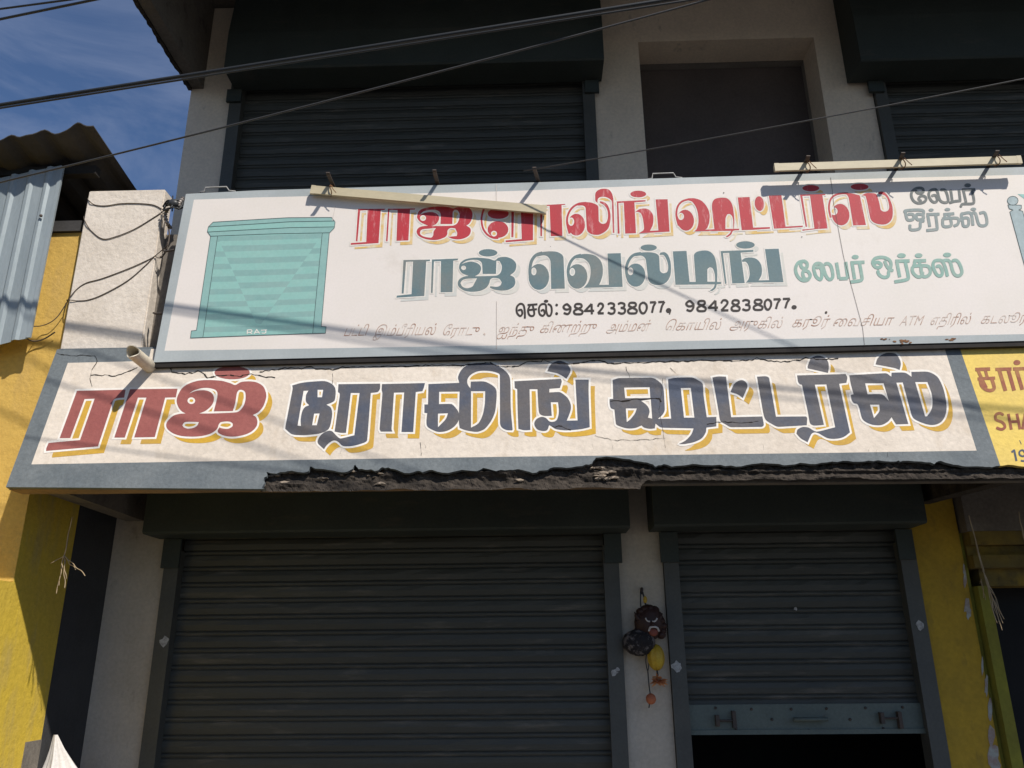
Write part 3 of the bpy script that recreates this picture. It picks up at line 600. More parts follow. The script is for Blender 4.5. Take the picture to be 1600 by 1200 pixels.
for p, q in zip(rr_, rr_[1:]):
    for k in range(4): bm.faces.new((p[k], p[(k+1) % 4], q[(k+1) % 4], q[k]))
bm.faces.new(rr_[0]); bm.faces.new(rr_[-1]); bmesh.ops.recalc_face_normals(bm, faces=bm.faces); bm_obj('bottom_rail', bm, M_blackiron, sgn)
# --- painted roller shutter picture
VF = (280, 320, 5); vp = Paint()
vp.poly('H', 1, [(265, 135), (640, 112), (850, 100), (1190, 98), (1218, 135), (1212, 180), (1175, 218), (740, 226), (245, 245), (220, 210), (228, 172)], VF, False)
vp.poly('P', 1, [(243, 246), (740, 227), (1173, 219), (1110, 950), (1148, 952), (1143, 1002), (640, 1018), (88, 1040), (95, 985), (135, 980)], VF, False)
vp.poly('G', 1, [(300, 244), (740, 227), (1118, 220), (1043, 1004), (640, 1018), (185, 1036)], VF, False)
vp.poly('T', 1, [(302, 256), (1112, 238), (640, 932), (600, 925)], VF, False)
for k in range(8):
    y0 = 250+k*98; 
    vp.poly('o', 1, [(150, y0+48+70), (700, y0+52+52), (1150, y0+16+70), (1150, y0+16+112), (700, y0+52+95), (150, y0+48+112)], VF, False)
    y0 = 262+k*97
    vp.poly('i', 1, [(150, y0+62), (700, y0+50), (1150, y0+34), (1150, y0+78), (700, y0+94), (150, y0+112)], VF, False)
vp.poly('o', 1, [(290, 250), (1120, 226), (1120, 262), (290, 290)], VF, False); vp.poly('i', 1, [(290, 250), (1120, 226), (1120, 262), (290, 285)], VF, False)
vp.poly('h', 1, [(228, 172), (740, 140), (1215, 128), (1212, 178), (740, 184), (222, 212)], VF, False)
vp.tri()
dk = lambda i: 'G' in i and (('T' in i and 'i' in i) or ('T' not in i and 'o' in i))
vp.mesh('shutter_picture_frame', lambda i: ('P' in i and 'G' not in i) or ('H' in i and 'h' not in i), mb(.0010), M_t3, sgn)
vp.mesh('shutter_picture_light_bands', lambda i: ('G' in i and not dk(i)) or ('H' in i and 'h' in i), mb(.0010), M_t1, sgn)
vp.mesh('shutter_picture_dark_bands', lambda i: dk(i) and 'H' not in i, mb(.0010), M_t2, sgn)
vl = Paint()
for P in ([(265, 135), (640, 112), (850, 100), (1190, 98), (1218, 135), (1212, 180), (1175, 218)], [(245, 245), (220, 210), (228, 172), (265, 135)], [(228, 172), (740, 140), (860, 132), (1215, 126)], [(222, 212), (740, 184), (860, 178), (1212, 172)], [(245, 245), (740, 226), (1175, 218)],
          [(245, 245), (135, 980), (95, 985), (88, 1040), (185, 1036), (640, 1018), (1143, 1002), (1148, 952), (1110, 950), (1173, 218)], [(300, 244), (185, 1036)], [(1118, 220), (1043, 1004)]):
    vl.stroke('L', P, 4.2, VF, False)
vl.tri(); vl.mesh('shutter_picture_lines', lambda i: 'L' in i, mb(.0018), M_line, sgn)
rj2 = Paint()
rj2.stroke('L', [(532, 1010), (532, 978), (562, 976), (570, 986), (560, 996), (534, 997)], 7, VF, False); rj2.stroke('L', [(552, 997), (570, 1008)], 7, VF)
rj2.stroke('L', [(585, 1008), (605, 974), (628, 1005)], 7, VF, False); rj2.stroke('L', [(592, 998), (620, 996)], 6, VF)
rj2.stroke('L', [(640, 980), (685, 977)], 6, VF); rj2.stroke('L', [(675, 978), (677, 996), (664, 1003), (645, 1002)], 7, VF)
rj2.tri(); rj2.mesh('white_small_lettering', lambda i: 'L' in i, mb(.0020), M_owhite, sgn)
# --- red line
R1, R2, R3, R4, R5 = (540, 290, 8), (730, 290, 8), (900, 285, 8), (1050, 285, 8), (1230, 275, 8)
rd = Paint()
rd.poly('L1', 1, [(155, 290), (500, 288), (480, 305), (440, 305), (412, 718), (65, 740), (65, 718), (258, 705), (275, 307), (182, 312), (148, 695), (128, 695)], R1)
rd.poly('L2', 1, [(530, 288), (870, 285), (865, 300), (805, 302), (785, 685), (635, 690), (650, 305), (548, 305), (525, 695), (505, 695)], R1)
rd.poly('L3', 1, [(893, 395), (910, 330), (960, 290), (1060, 268), (1180, 262), (1290, 270), (1345, 285), (1400, 268), (1480, 262), (1550, 285), (1585, 340), (1580, 410), (1550, 470), (1510, 500), (1555, 530), (1565, 570), (1545, 620), (1490, 655), (1420, 672), (1340, 665), (1278, 640), (1390, 630), (1395, 590), (1370, 535), (1310, 530), (1275, 560), (1270, 610), (1240, 645), (1160, 675), (1080, 680), (990, 665), (915, 630), (887, 580), (905, 535), (950, 510), (1030, 500), (950, 465), (910, 430)], R1)
rd.poly('L3', -1, [(930, 365), (970, 325), (1050, 303), (1130, 305), (1175, 330), (1190, 370), (1185, 480), (1335, 480), (1340, 330), (1365, 300), (1400, 310), (1425, 360), (1415, 430), (1390, 475), (1340, 500), (1180, 505), (1080, 503), (1130, 480), (1165, 430), (1165, 380), (1120, 340), (1060, 330), (990, 340)], R1)
rd.ell('L3', -1, 968, 405, 38, 36, R1)
rd.poly('L3', -1, [(930, 590), (945, 555), (990, 542), (1130, 530), (1100, 575), (1095, 620), (1070, 650), (990, 640), (940, 615)], R1)
rd.ell('L4', 1, 1240, 205, 100, 34, R1)
rd.ell('L5', 1, 388, 350, 132, 66, R2); rd.ell('L5', 1, 385, 548, 130, 105, R2); rd.ell('L5', -1, 335, 600, 38, 36, R2)
rd.stroke('L6', [(520, 300), (470, 250), (380, 228), (280, 240), (215, 285), (185, 370), (180, 450), (200, 540), (250, 610), (320, 650), (390, 655)], 24, R2)
rd.poly('L7', 1, [(552, 298), (850, 285), (848, 300), (825, 303), (822, 682), (480, 708), (480, 685), (682, 668), (670, 305), (585, 310), (578, 645), (552, 645)], R2)
rd.poly('L8', 1, [(912, 245), (1225, 228), (1225, 240), (1180, 243), (1190, 628), (1045, 632), (1030, 252), (940, 258), (935, 632), (915, 632)], R2)
rd.ell('L9', 1, 1365, 488, 108, 137, R2); rd.ell('L9', -1, 1300, 450, 38, 52, R2)
rd.stroke('La', [(1280, 600), (1250, 480), (1255, 380), (1305, 285), (1390, 228), (1490, 215)], 25, R2)
rd.poly('Lb', 1, [(20, 262), (110, 248), (190, 252), (260, 280), (280, 310), (285, 480), (310, 510), (340, 518), (375, 505), (395, 460), (400, 400), (385, 330), (345, 280), (300, 255), (300, 235), (360, 250), (405, 300), (430, 390), (430, 470), (410, 560), (370, 610), (300, 650), (240, 655), (180, 640), (140, 600), (130, 500), (120, 320), (90, 290), (20, 290)], R3)
rd.poly('Lc', 1, [(240, 200), (245, 130), (290, 90), (350, 78), (410, 90), (450, 140), (468, 220), (480, 630), (460, 632), (448, 240), (420, 205), (370, 182), (310, 182), (275, 205), (270, 250), (290, 268), (245, 235)], R3)
rd.poly('Ld', 1, [(505, 238), (870, 220), (870, 238), (730, 250), (750, 635), (615, 640), (598, 252), (530, 258), (545, 640), (520, 640), (512, 255)], R3)
rd.poly('Le', 1, [(740, 372), (780, 340), (850, 325), (910, 340), (955, 390), (968, 450), (960, 530), (925, 605), (1030, 600), (995, 212), (1145, 210), (1170, 615), (780, 637), (840, 600), (850, 560), (835, 450), (810, 385), (770, 370)], R3)
rd.ell('Lf', 1, 778, 145, 100, 42, R3)
rd.ell('Lg', 1, 170, 472, 105, 132, R4, -8); rd.ell('Lg', -1, 112, 425, 38, 45, R4)
rd.stroke('Lh', [(85, 540), (55, 420), (68, 310), (125, 238), (220, 208)], 24, R4)
rd.poly('Li', 1, [(200, 200), (280, 198), (370, 230), (440, 310), (470, 400), (465, 500), (440, 570), (415, 590), (530, 585), (500, 330), (505, 250), (540, 205), (620, 190), (690, 200), (740, 250), (765, 330), (780, 480), (770, 580), (840, 578), (840, 597), (765, 605), (740, 650), (690, 685), (670, 680), (720, 640), (740, 605), (275, 612), (310, 580), (330, 500), (325, 400), (300, 310), (250, 240), (200, 225)], R4)
rd.poly('Li', -1, [(668, 580), (670, 450), (690, 400), (720, 395), (750, 420), (765, 480), (765, 580)], R4)
rd.poly('Lj', 1, [(822, 188), (970, 182), (1015, 565), (1225, 558), (1225, 578), (1015, 592), (872, 597)], R4); rd.ell('Lk', 1, 1092, 265, 58, 92, R4, -6)
rd.poly('Ll', 1, [(1210, 165), (1368, 160), (1420, 552), (1635, 540), (1635, 558), (1420, 572), (1275, 578)], R4)
rd.poly('Lm', 1, [(160, 232), (480, 225), (475, 240), (440, 240), (505, 655), (350, 665), (190, 685), (190, 668), (340, 655), (285, 245), (190, 250), (250, 635), (230, 635)], R5); rd.ell('Ln', 1, 295, 152, 105, 40, R5)
rd.ell('Lo', 1, 668, 482, 110, 136, R5, -10); rd.ell('Lo', -1, 585, 440, 45, 48, R5)
rd.stroke('Lp', [(545, 520), (522, 410), (535, 310), (580, 250), (660, 220), (760, 217)], 24, R5)
rd.poly('Lq', 1, [(700, 212), (790, 215), (880, 235), (910, 250), (985, 612), (825, 618), (770, 280), (745, 235)], R5)
rd.poly('Lr', 1, [(930, 240), (990, 215), (1080, 215), (1120, 235), (1150, 330), (1170, 420), (1210, 445), (1260, 430), (1275, 380), (1255, 290), (1215, 240), (1140, 225), (1140, 200), (1200, 195), (1260, 250), (1310, 360), (1320, 470), (1300, 550), (1240, 600), (1160, 605), (1080, 580), (1040, 530), (1000, 330), (980, 250)], R5)
rd.ell('Ls', 1, 905, 135, 112, 40, R5)
rd.layered(2.0, (6, 6.5)); rd.tri()
rd.mesh('red_lettering', lambda i: 'L' in i, mb(.0016), M_red, sgn); rd.mesh('white_outline', lambda i: 'D' in i and 'L' not in i, mb(.0013), M_owhite, sgn)
rd.mesh('yellow_drop_shadow', lambda i: 'S' in i and 'D' not in i and 'L' not in i, mb(.0010), M_pyel, sgn)
# --- blue-grey line
T1, T2, T3 = (610, 375, 7.2727), (820, 370, 7.2727), (1030, 370, 7.2727)
tl = Paint()
tl.poly('L1', 1, [(148, 228), (450, 222), (450, 240), (408, 243), (385, 635), (68, 655), (75, 632), (240, 615), (258, 245), (178, 248), (150, 608), (128, 608)], T1)
tl.poly('L2', 1, [(472, 222), (770, 210), (765, 230), (715, 235), (705, 592), (570, 595), (575, 240), (495, 243), (480, 600), (460, 600)], T1)
tl.poly('L3', 1, [(780, 310), (795, 260), (850, 220), (940, 202), (1040, 203), (1130, 215), (1185, 232), (1230, 200), (1310, 192), (1380, 215), (1425, 260), (1430, 310), (1410, 360), (1360, 400), (1405, 425), (1420, 480), (1400, 530), (1340, 565), (1260, 575), (1170, 560), (1130, 540), (1135, 525), (1210, 532), (1250, 515), (1265, 480), (1235, 440), (1170, 430), (1135, 450), (1120, 500), (1080, 550), (1010, 580), (920, 588), (840, 575), (780, 535), (765, 490), (785, 445), (840, 415), (890, 408), (820, 380), (790, 345)], T1)
tl.poly('L3', -1, [(805, 275), (860, 240), (930, 225), (1000, 230), (1040, 265), (1048, 385), (1200, 385), (1205, 235), (1240, 238), (1265, 290), (1262, 345), (1240, 385), (1200, 405), (1080, 410), (960, 412), (1010, 380), (1030, 330), (1020, 290), (980, 260), (920, 245), (860, 255)], T1)
tl.ell('L3', -1, 832, 316, 28, 25, T1); tl.poly('L3', -1, [(795, 490), (820, 455), (870, 440), (985, 435), (955, 490), (930, 530), (870, 548), (820, 530)], T1)
tl.ell('L4', 1, 1110, 145, 106, 42, T1)
tl.ell('L5', 1, 160, 455, 117, 148, T2); tl.ell('L5', -1, 103, 393, 30, 44, T2)
tl.stroke('L6', [(65, 480), (58, 380), (75, 280), (125, 210), (200, 182)], 35, T2)
tl.poly('L7', 1, [(110, 215), (170, 180), (270, 165), (360, 170), (420, 200), (440, 240), (455, 588), (300, 592), (292, 280), (260, 225), (210, 210), (140, 225)], T2)
tl.ell('L8', 1, 597, 450, 115, 140, T2); tl.ell('L8', -1, 540, 398, 32, 45, T2)
tl.stroke('L9', [(502, 480), (492, 380), (518, 290), (570, 230), (640, 207)], 32, T2)
tl.poly('La', 1, [(560, 235), (640, 200), (720, 195), (800, 215), (860, 270), (885, 340), (885, 430), (865, 500), (845, 545), (955, 545), (940, 190), (1090, 185), (1112, 568), (670, 580), (720, 520), (745, 440), (745, 350), (720, 290), (660, 245), (580, 245)], T2)
tl.ell('Lb', 1, 1260, 435, 110, 132, T2); tl.ell('Lb', -1, 1202, 392, 32, 44, T2)
tl.stroke('Lc', [(1165, 460), (1153, 360), (1180, 270), (1235, 208), (1320, 187)], 32, T2)
tl.poly('Ld', 1, [(1240, 210), (1300, 182), (1400, 175), (1480, 185), (1525, 220), (1535, 380), (1560, 410), (1590, 412), (1620, 395), (1630, 340), (1615, 270), (1580, 210), (1530, 205), (1540, 180), (1590, 175), (1630, 210), (1655, 280), (1662, 370), (1650, 450), (1610, 515), (1550, 545), (1480, 545), (1425, 520), (1400, 470), (1375, 260), (1330, 215), (1260, 220)], T2)
tl.ell('Le', 1, 1408, 123, 93, 36, T2)
tl.poly('Lf', 1, [(155, 165), (310, 160), (345, 512), (415, 512), (395, 210), (430, 170), (510, 155), (570, 165), (620, 210), (645, 280), (660, 400), (658, 512), (705, 512), (705, 535), (655, 540), (640, 585), (600, 615), (575, 610), (615, 580), (632, 540), (185, 545)], T3)
tl.poly('Lf', -1, [(548, 510), (548, 370), (575, 345), (610, 360), (632, 430), (635, 510)], T3)
tl.poly('Lg', 1, [(697, 162), (1070, 148), (1070, 170), (925, 180), (972, 525), (830, 530), (795, 182), (725, 185), (765, 530), (748, 535)], T3)
tl.poly('Lh', 1, [(940, 265), (980, 240), (1050, 235), (1110, 255), (1155, 310), (1168, 380), (1160, 440), (1130, 495), (1250, 492), (1202, 140), (1358, 135), (1412, 515), (985, 520), (1015, 480), (1028, 420), (1015, 330), (985, 285), (945, 285)], T3)
tl.ell('Li', 1, 980, 92, 106, 42, T3)
tl.layered(1.7, (6.5, 6)); tl.tri()
tl.mesh('blue_grey_lettering', lambda i: 'L' in i, mb(.0016), M_teal, sgn); tl.mesh('white_outline', lambda i: 'D' in i and 'L' not in i, mb(.0013), M_owhite, sgn)
tl.mesh('pale_drop_shadow', lambda i: 'S' in i and 'D' not in i and 'L' not in i, mb(.0010), M_pale, sgn)
# --- brush-written side words
def words(name, m, fr, S, wd, dots=()):
    p = Paint()
    for P in S: p.stroke('L', P, wd, fr, smooth=True)
    for d in dots: p.ell('L', 1, d[0], d[1], d[2], d[3], fr)
    p.tri(); return p.mesh(name, lambda i: 'L' in i, mb(.0014), m, sgn)
words('sea_green_lettering', M_green, (1230, 390, 10.667), [
    [(300, 320), (240, 290), (230, 225), (275, 190), (330, 225), (330, 290), (290, 325), (260, 400), (290, 480), (350, 490), (385, 430), (350, 365), (300, 350)], [(270, 190), (190, 215), (145, 290), (145, 370), (180, 450), (240, 505), (310, 515), (360, 490)],
    [(490, 300), (540, 290), (575, 340), (580, 420), (565, 490), (530, 490), (480, 440), (450, 350), (445, 280), (480, 235), (540, 230), (590, 265), (615, 340), (645, 430), (690, 490), (735, 490), (762, 440), (750, 340), (720, 260), (670, 230), (625, 245)],
    [(822, 215), (845, 350), (868, 486)], [(868, 484), (1010, 478)], [(975, 205), (995, 340), (1016, 480)],
    [(1055, 218), (1290, 208)], [(1080, 220), (1125, 490)], [(1205, 220), (1245, 440), (1245, 495), (1200, 520), (1050, 540)]], 56, [(1135, 122, 58, 36)])
words('sea_green_lettering', M_green, (1360, 385, 10.667), [
    [(75, 275), (120, 262), (175, 290), (180, 325), (140, 352), (90, 345), (50, 300), (42, 250), (80, 200), (160, 180), (250, 190), (320, 230), (345, 290), (335, 360), (305, 430), (300, 490), (240, 515), (170, 490), (130, 440), (130, 410)], [(240, 240), (265, 310), (310, 370), (375, 405)],
    [(415, 245), (655, 240)], [(440, 250), (490, 510)], [(580, 250), (632, 490), (605, 552), (400, 590)],
    [(720, 240), (930, 235)], [(740, 245), (735, 320)], [(820, 240), (825, 320)], [(700, 330), (850, 318), (960, 330), (1000, 390), (990, 460), (935, 500), (880, 495), (850, 420), (845, 330)], [(705, 340), (700, 400), (730, 460), (790, 505), (850, 495), (875, 430)],
    [(1105, 335), (1150, 325), (1190, 380), (1200, 450), (1170, 490), (1110, 470), (1060, 380), (1045, 300), (1070, 245), (1130, 230), (1190, 240), (1230, 300), (1265, 400), (1285, 495)], [(1200, 245), (1270, 228), (1330, 260), (1370, 400), (1410, 470), (1470, 490), (1522, 450), (1520, 380), (1480, 280), (1430, 230), (1370, 238)]], 56, [(520, 152, 72, 40), (805, 150, 64, 38), (1280, 140, 68, 38)])
LM = (1400, 275, 10)
words('worn_dark_lettering', M_dgrey, LM, [
    [(430, 240), (420, 200), (370, 185), (300, 200), (250, 250), (240, 310), (270, 380), (330, 420), (400, 420), (460, 390), (470, 340), (430, 310), (380, 318), (355, 360), (395, 392)], [(310, 230), (340, 265), (400, 265), (435, 240)],
    [(560, 310), (610, 300), (640, 340), (640, 390), (600, 410), (550, 380), (515, 310), (520, 250), (560, 215), (620, 210), (650, 250), (670, 330), (700, 390), (760, 415), (810, 400), (815, 350), (790, 260), (760, 215), (700, 215)],
    [(855, 215), (868, 300), (880, 400)], [(835, 420), (920, 395), (1020, 385)], [(985, 212), (1005, 385)],
    [(1030, 215), (1240, 210)], [(1055, 230), (1095, 410)], [(1190, 225), (1220, 385), (1200, 430), (1100, 435), (1035, 440), (1012, 482)]], 42, [(1120, 145, 52, 32)])
words('worn_teal_lettering', M_mgrey, LM, [
    [(190, 598), (265, 598), (272, 672), (182, 682), (152, 580), (158, 540), (412, 534), (425, 620), (428, 665), (335, 680), (322, 600), (400, 598)], [(440, 700), (385, 720), (368, 820), (232, 838), (220, 760)],
    [(478, 600), (682, 594)], [(497, 610), (530, 792)], [(622, 610), (645, 805), (620, 835), (475, 850)],
    [(742, 600), (912, 586)], [(775, 600), (760, 650)], [(825, 600), (835, 660)], [(722, 668), (960, 658), (970, 745), (905, 780)], [(732, 670), (742, 782), (860, 775), (858, 680)],
    [(1000, 692), (1060, 655), (1132, 665), (1130, 770), (1058, 780), (1040, 700), (1022, 600), (1060, 585), (1172, 585), (1205, 772)], [(1180, 590), (1242, 582), (1302, 762), (1420, 750), (1390, 578), (1305, 582)]], 46, [(550, 530, 40, 24), (805, 522, 45, 26), (1210, 518, 45, 26)])
# --- telephone line
DG = {'9': [[(.9, .3), (.5, .0), (.08, .25), (.3, .52), (.75, .5), (.92, .3), (.9, .7), (.6, 1), (.12, .88)]], '8': [[(.5, .46), (.15, .3), (.2, .06), (.5, 0), (.82, .06), (.86, .3), (.5, .46), (.05, .68), (.12, .95), (.5, 1), (.9, .95), (.95, .68), (.5, .46)]],
      '4': [[(.75, 1), (.72, 0)], [(.72, 0), (.0, .68), (1.0, .66)]], '2': [[(.05, .28), (.3, .02), (.75, .05), (.85, .35), (.05, .96)], [(.05, .96), (1, .95)]], '3': [[(.05, .1), (.4, 0), (.85, .1), (.8, .38), (.4, .46)], [(.4, .46), (.9, .55), (.9, .88), (.5, 1), (.02, .88)]],
      '0': [[(.5, 0), (.12, .2), (.05, .6), (.3, .97), (.65, .97), (.93, .6), (.88, .2), (.5, 0)]], '7': [[(0, .03), (1, 0)], [(1, 0), (.6, .4), (.35, 1)]]}
ph = Paint()
def digits(fr, L, wd=21):
    for ch, x0, x1, y0, y1 in L:
        for S in DG[ch]: ph.stroke('L', [(x0+9+(x1-x0-18)*u, y0+9+(y1-y0-18)*v) for u, v in S], wd, fr, smooth=len(S) > 3)
P1, P2 = (800, 455, 6.154), (1050, 455, 6.154)
digits(P1, [('9', 480, 577, 115, 228), ('8', 585, 690, 112, 230), ('4', 692, 800, 112, 230), ('2', 815, 892, 108, 225), ('3', 912, 1000, 105, 225), ('3', 1010, 1100, 103, 224), ('8', 1105, 1212, 100, 222), ('0', 1215, 1310, 97, 220), ('7', 1318, 1392, 95, 215), ('7', 1398, 1475, 92, 212)])
digits(P2, [('9', 122, 222, 84, 198), ('8', 233, 336, 82, 200), ('4', 345, 452, 80, 200), ('2', 462, 552, 76, 197), ('8', 562, 662, 76, 197), ('3', 668, 760, 74, 192), ('8', 775, 882, 71, 188), ('0', 880, 967, 68, 184), ('7', 968, 1052, 66, 178), ('7', 1058, 1142, 62, 172)])
for S in ([(60, 185), (90, 178), (100, 215), (78, 238), (48, 205), (48, 150), (80, 120), (112, 135), (124, 200), (124, 262)], [(150, 132), (245, 125)], [(175, 135), (155, 180), (165, 225), (195, 238), (215, 215), (200, 135)], [(148, 182), (240, 172)],
          [(280, 190), (302, 178), (315, 212), (295, 236), (265, 215), (260, 160), (285, 125), (325, 130), (330, 190), (345, 232), (370, 232), (383, 190), (375, 140), (345, 122)]): ph.stroke('L', S, 19, P1)
ph.ell('L', 1, 328, 95, 22, 14, P1); ph.ell('L', 1, 430, 132, 13, 13, P1); ph.ell('L', 1, 430, 215, 14, 14, P1); ph.ell('L', 1, 1506, 185, 26, 24, P1); ph.stroke('L', [(1525, 190), (1515, 222)], 12, P1); ph.ell('L', 1, 1175, 153, 25, 20, P2)
ph.tri(); ph.mesh('black_telephone_lettering', lambda i: 'L' in i, mb(.0014), M_black, sgn)
# --- faded italic address line (built-in lettering, bent onto the board word by word)
WORDS = [('பட்டி', 537, 575, 525), ('இம்பீரியல்', 584, 682, 525), ('ேராடு', 690, 750, 524.5), ('ஐந்து', 777, 835, 523), ('கிணற்று', 843, 933, 520), ('அம்மன்', 947, 1017, 518.5), ('ெகாயில்', 1038, 1128, 516.5),
         ('அருகில்', 1140, 1224, 514), ('கரூர்', 1237, 1297, 511), ('ைவசியா', 1301, 1397, 510), ('ATM', 1405, 1443, 508.5), ('எதிரில்', 1453, 1518, 507.5), ('கடலூர்', 1532, 1606, 505.5)]
vs, fcs = [], []
for wtxt, xa, xb, bl in WORDS:
    cu = bpy.data.curves.new('script', 'FONT'); cu.body = wtxt; cu.offset = -.008; cu.resolution_u = 4
    to = bpy.data.objects.new('script', cu); COL.objects.link(to)
    me = bpy.data.meshes.new_from_object(to.evaluated_get(bpy.context.evaluated_depsgraph_get()))
    if len(me.vertices):
        x0_ = min(v.co.x for v in me.vertices); x1_ = max(v.co.x for v in me.vertices); b = len(vs)
        for v in me.vertices:
            vs.append(at(xa+(v.co.x-x0_)/(x1_-x0_)*(xb-xa-4)+v.co.y*9, bl-v.co.y*22-.022*((v.co.x-x0_)/(x1_-x0_)*(xb-xa)), BY-.0012))
        fcs += [[b+k for k in p.vertices] for p in me.polygons]
    bpy.data.objects.remove(to); bpy.data.meshes.remove(me)
me = bpy.data.meshes.new('faded_script_lettering'); me.from_pydata(vs, [], fcs); me.update()
bm = bmesh.new(); bm.from_mesh(me); bm.normal_update()
for f in bm.faces:
    if f.normal.y > 0: f.normal_flip()
bm.to_mesh(me); bm.free(); link('faded_script_lettering', me, M_script, sgn)
fs = Paint()
for x, y in ((757, 522), (1290.5, 488)): fs.ell('L', 1, x, y, 1.7, 1.7, n=8)
fs.tri(); fs.mesh('script_stop', lambda i: 'L' in i, mb(.0012), M_script, sgn)
# --- second picture, painted gate post at the right end
gp = Paint(); gp.ell('L', 1, 1582.5, 313.5, 8.5, 7, rot=15); gp.poly('L', 1, [(1575, 320), (1596, 320.5), (1596, 326), (1592, 328), (1598, 330), (1599, 334), (1640, 470), (1616, 470), (1578, 331), (1583, 328), (1577, 326)], smooth=False)
gp.tri(); gp.mesh('painted_post_picture', lambda i: 'L' in i, mb(.0010), M_gpost, sgn)
g2 = Paint()
for P in ([(1616, 470), (1578, 331), (1583, 328), (1577, 326), (1575, 320), (1596, 320.5), (1596, 326), (1592, 328), (1598, 330), (1599, 334), (1640, 470)], [(1582.5+8.5*math.cos(k*.5236), 313.5+7*math.sin(k*.5236)) for k in range(13)]): g2.stroke('L', P, .9, smooth=False)
g2.tri(); g2.mesh('painted_post_lines', lambda i: 'L' in i, mb(.0016), M_line, sgn)
g3 = Paint(); g3.poly('L', 1, [(1590, 303), (1650, 306), (1650, 330), (1604, 313)], smooth=False); g3.tri(); g3.mesh('green_leaf_picture', lambda i: 'L' in i, mb(.0010), M_t1, sgn)
# sheet seams and rust spots
se = Paint()
for P in ([(1298, 277), (1303, 320), (1318, 400), (1348, 512), (1351, 540)],): se.stroke('L', P, .55, smooth=False)
for q in ((1131, 301, .9), (1253, 370, .8), (1291, 488, 2), (860, 385, .5), (1390, 530, .8)): se.ell('L', 1, q[0], q[1], q[2], q[2], n=8)
se.tri(); se.mesh('seam', lambda i: 'L' in i, mb(.0022), M_bwire, sgn)
s2_ = Paint()
for P in ([(776, 470), (776, 545)], [(775.5, 288), (775.5, 315)], [(524, 322), (519, 345)]): s2_.stroke('L', P, .8, smooth=False)
s2_.tri(); s2_.mesh('seam', lambda i: 'L' in i, mb(.0022), M_seam, sgn)
ru = Paint(); r0 = random.Random(8)
for cx, cy, n, sx, sy in ((1408, 533, 14, 13, 4), (1486, 532, 7, 6, 5), (1380, 530, 3, 6, 2)):
    for k in range(n):
        x, y = cx+r0.gauss(0, sx*.5), cy+r0.gauss(0, sy*.4); ru.poly('L', 1, [(x+math.cos(a)*r0.uniform(1.2, 3.4), y+math.sin(a)*r0.uniform(.6, 1.6)) for a in [t*.9 for t in range(7)]], smooth=False)
ru.tri(); ru.mesh('rust_patch', lambda i: 'L' in i, mb(.0022), M_rust, sgn)
# hanging loops on the top edge
for (a, b, t) in (((318, 301), (360, 300), 292), ((1017, 281), (1058, 279), 270.5)):
    Y = BY+.008; q = [at(a[0]-6, a[1]-1, Y), at(a[0]+2, a[1]-2, Y), at(a[0]+3, t+1, Y), at(b[0]-6, t, Y), at(b[0]-2, b[1]-2, Y), at(b[0]+8, b[1]-1, Y)]
    tubes('hanging_loop', [(q, .0045)], M_galv, sgn)

# ================================================================== LIGHT BATTENS and arms
def batten(label, a, b, Y, h, grp='cream light battens over the signboard'):
    A, B = at(*a, Y), at(*b, Y); root = thing('light_batten', label, 'light fitting', A, grp)
    d = (B-A).normalized(); u = Vector((0, 0, 1)); u = (u-d*u.dot(d)).normalized(); n = d.cross(u)
    bm = bmesh.new(); prof = [(-h*.5, .010), (-h*.5, -.004), (-h*.34, -.014), (h*.28, -.014), (h*.42, -.009), (h*.5, .002), (h*.5, .010)]
    ra = [bm.verts.new(A+u*p-n*q*-1) for p, q in prof]; rb = [bm.verts.new(B+u*p-n*q*-1) for p, q in prof]
    k = len(prof); [bm.faces.new((ra[i], ra[(i+1) % k], rb[(i+1) % k], rb[i])) for i in range(k)]; bm.faces.new(ra); bm.faces.new(rb)
    bmesh.ops.recalc_face_normals(bm, faces=bm.faces); bm_obj('trunking', bm, M_cream, root)
    for P, s in ((A, 1), (B, -1)):
        bm = bmesh.new()
        r = [[bm.verts.new(P+d*(s*e)+u*p*1.06+n*q*1.06) for p, q in prof] for e in (-.003, .022)]
        for i in range(k): bm.faces.new((r[0][i], r[0][(i+1) % k], r[1][(i+1) % k], r[1][i]))
        bm.faces.new(r[0]); bm.faces.new(r[1]); bmesh.ops.recalc_face_normals(bm, faces=bm.faces); bm_obj('end_cap', bm, M_cream, root)
    return root, A, B, u, n
def strap(root, px, py, Y, h, m):
    c = at(px, py, Y); pts = [c+Vector((.006*math.sin(t*2), .026*math.cos(t), (h*.62)*math.sin(t))) for t in [i*math.pi/7 for i in range(15)]]
    tubes('tie_wire', [(pts, .0028), ([c+Vector((0, -.03, h*.4)), c+Vector((.02, -.032, -h*.3)), c+Vector((.035, -.03, -h*.65))], .0022)], m, root)
b1 = batten('cream tube-light batten hanging crooked, its right end dropped over the red letters', (487, 297), (853, 328.5), BY-.030, .050)
strap(b1[0], 518, 298, BY-.03, .050, M_rust)
b2 = batten('level cream tube-light batten wired above the right half of the signboard', (1210.5, 262.5), (1594, 250.5), BY-.072, .046)
for q in ((1262, 261), (1410, 256), (1557, 251)): strap(b2[0], *q, BY-.072, .046, M_rust)
ARMS = [((521, 294), (513, 272), 'leftmost'), ((684, 291), (679, 268), ''), ((842, 288), (835, 264), ''), ((1253, 272), (1262, 246), ''), ((1400, 268), (1410, 241), ''), ((1544, 264), (1557, 238), '')]
al = ['dark flat iron arm on the board edge, holding the left end of the crooked batten', 'dark iron arm above the middle of the crooked batten, clear of it', 'bare dark iron arm with a thin wire tied to its tip',
      'dark iron arm tied to the left end of the level batten', 'dark iron arm behind the middle of the level batten', 'dark iron arm tied near the right end of the level batten']
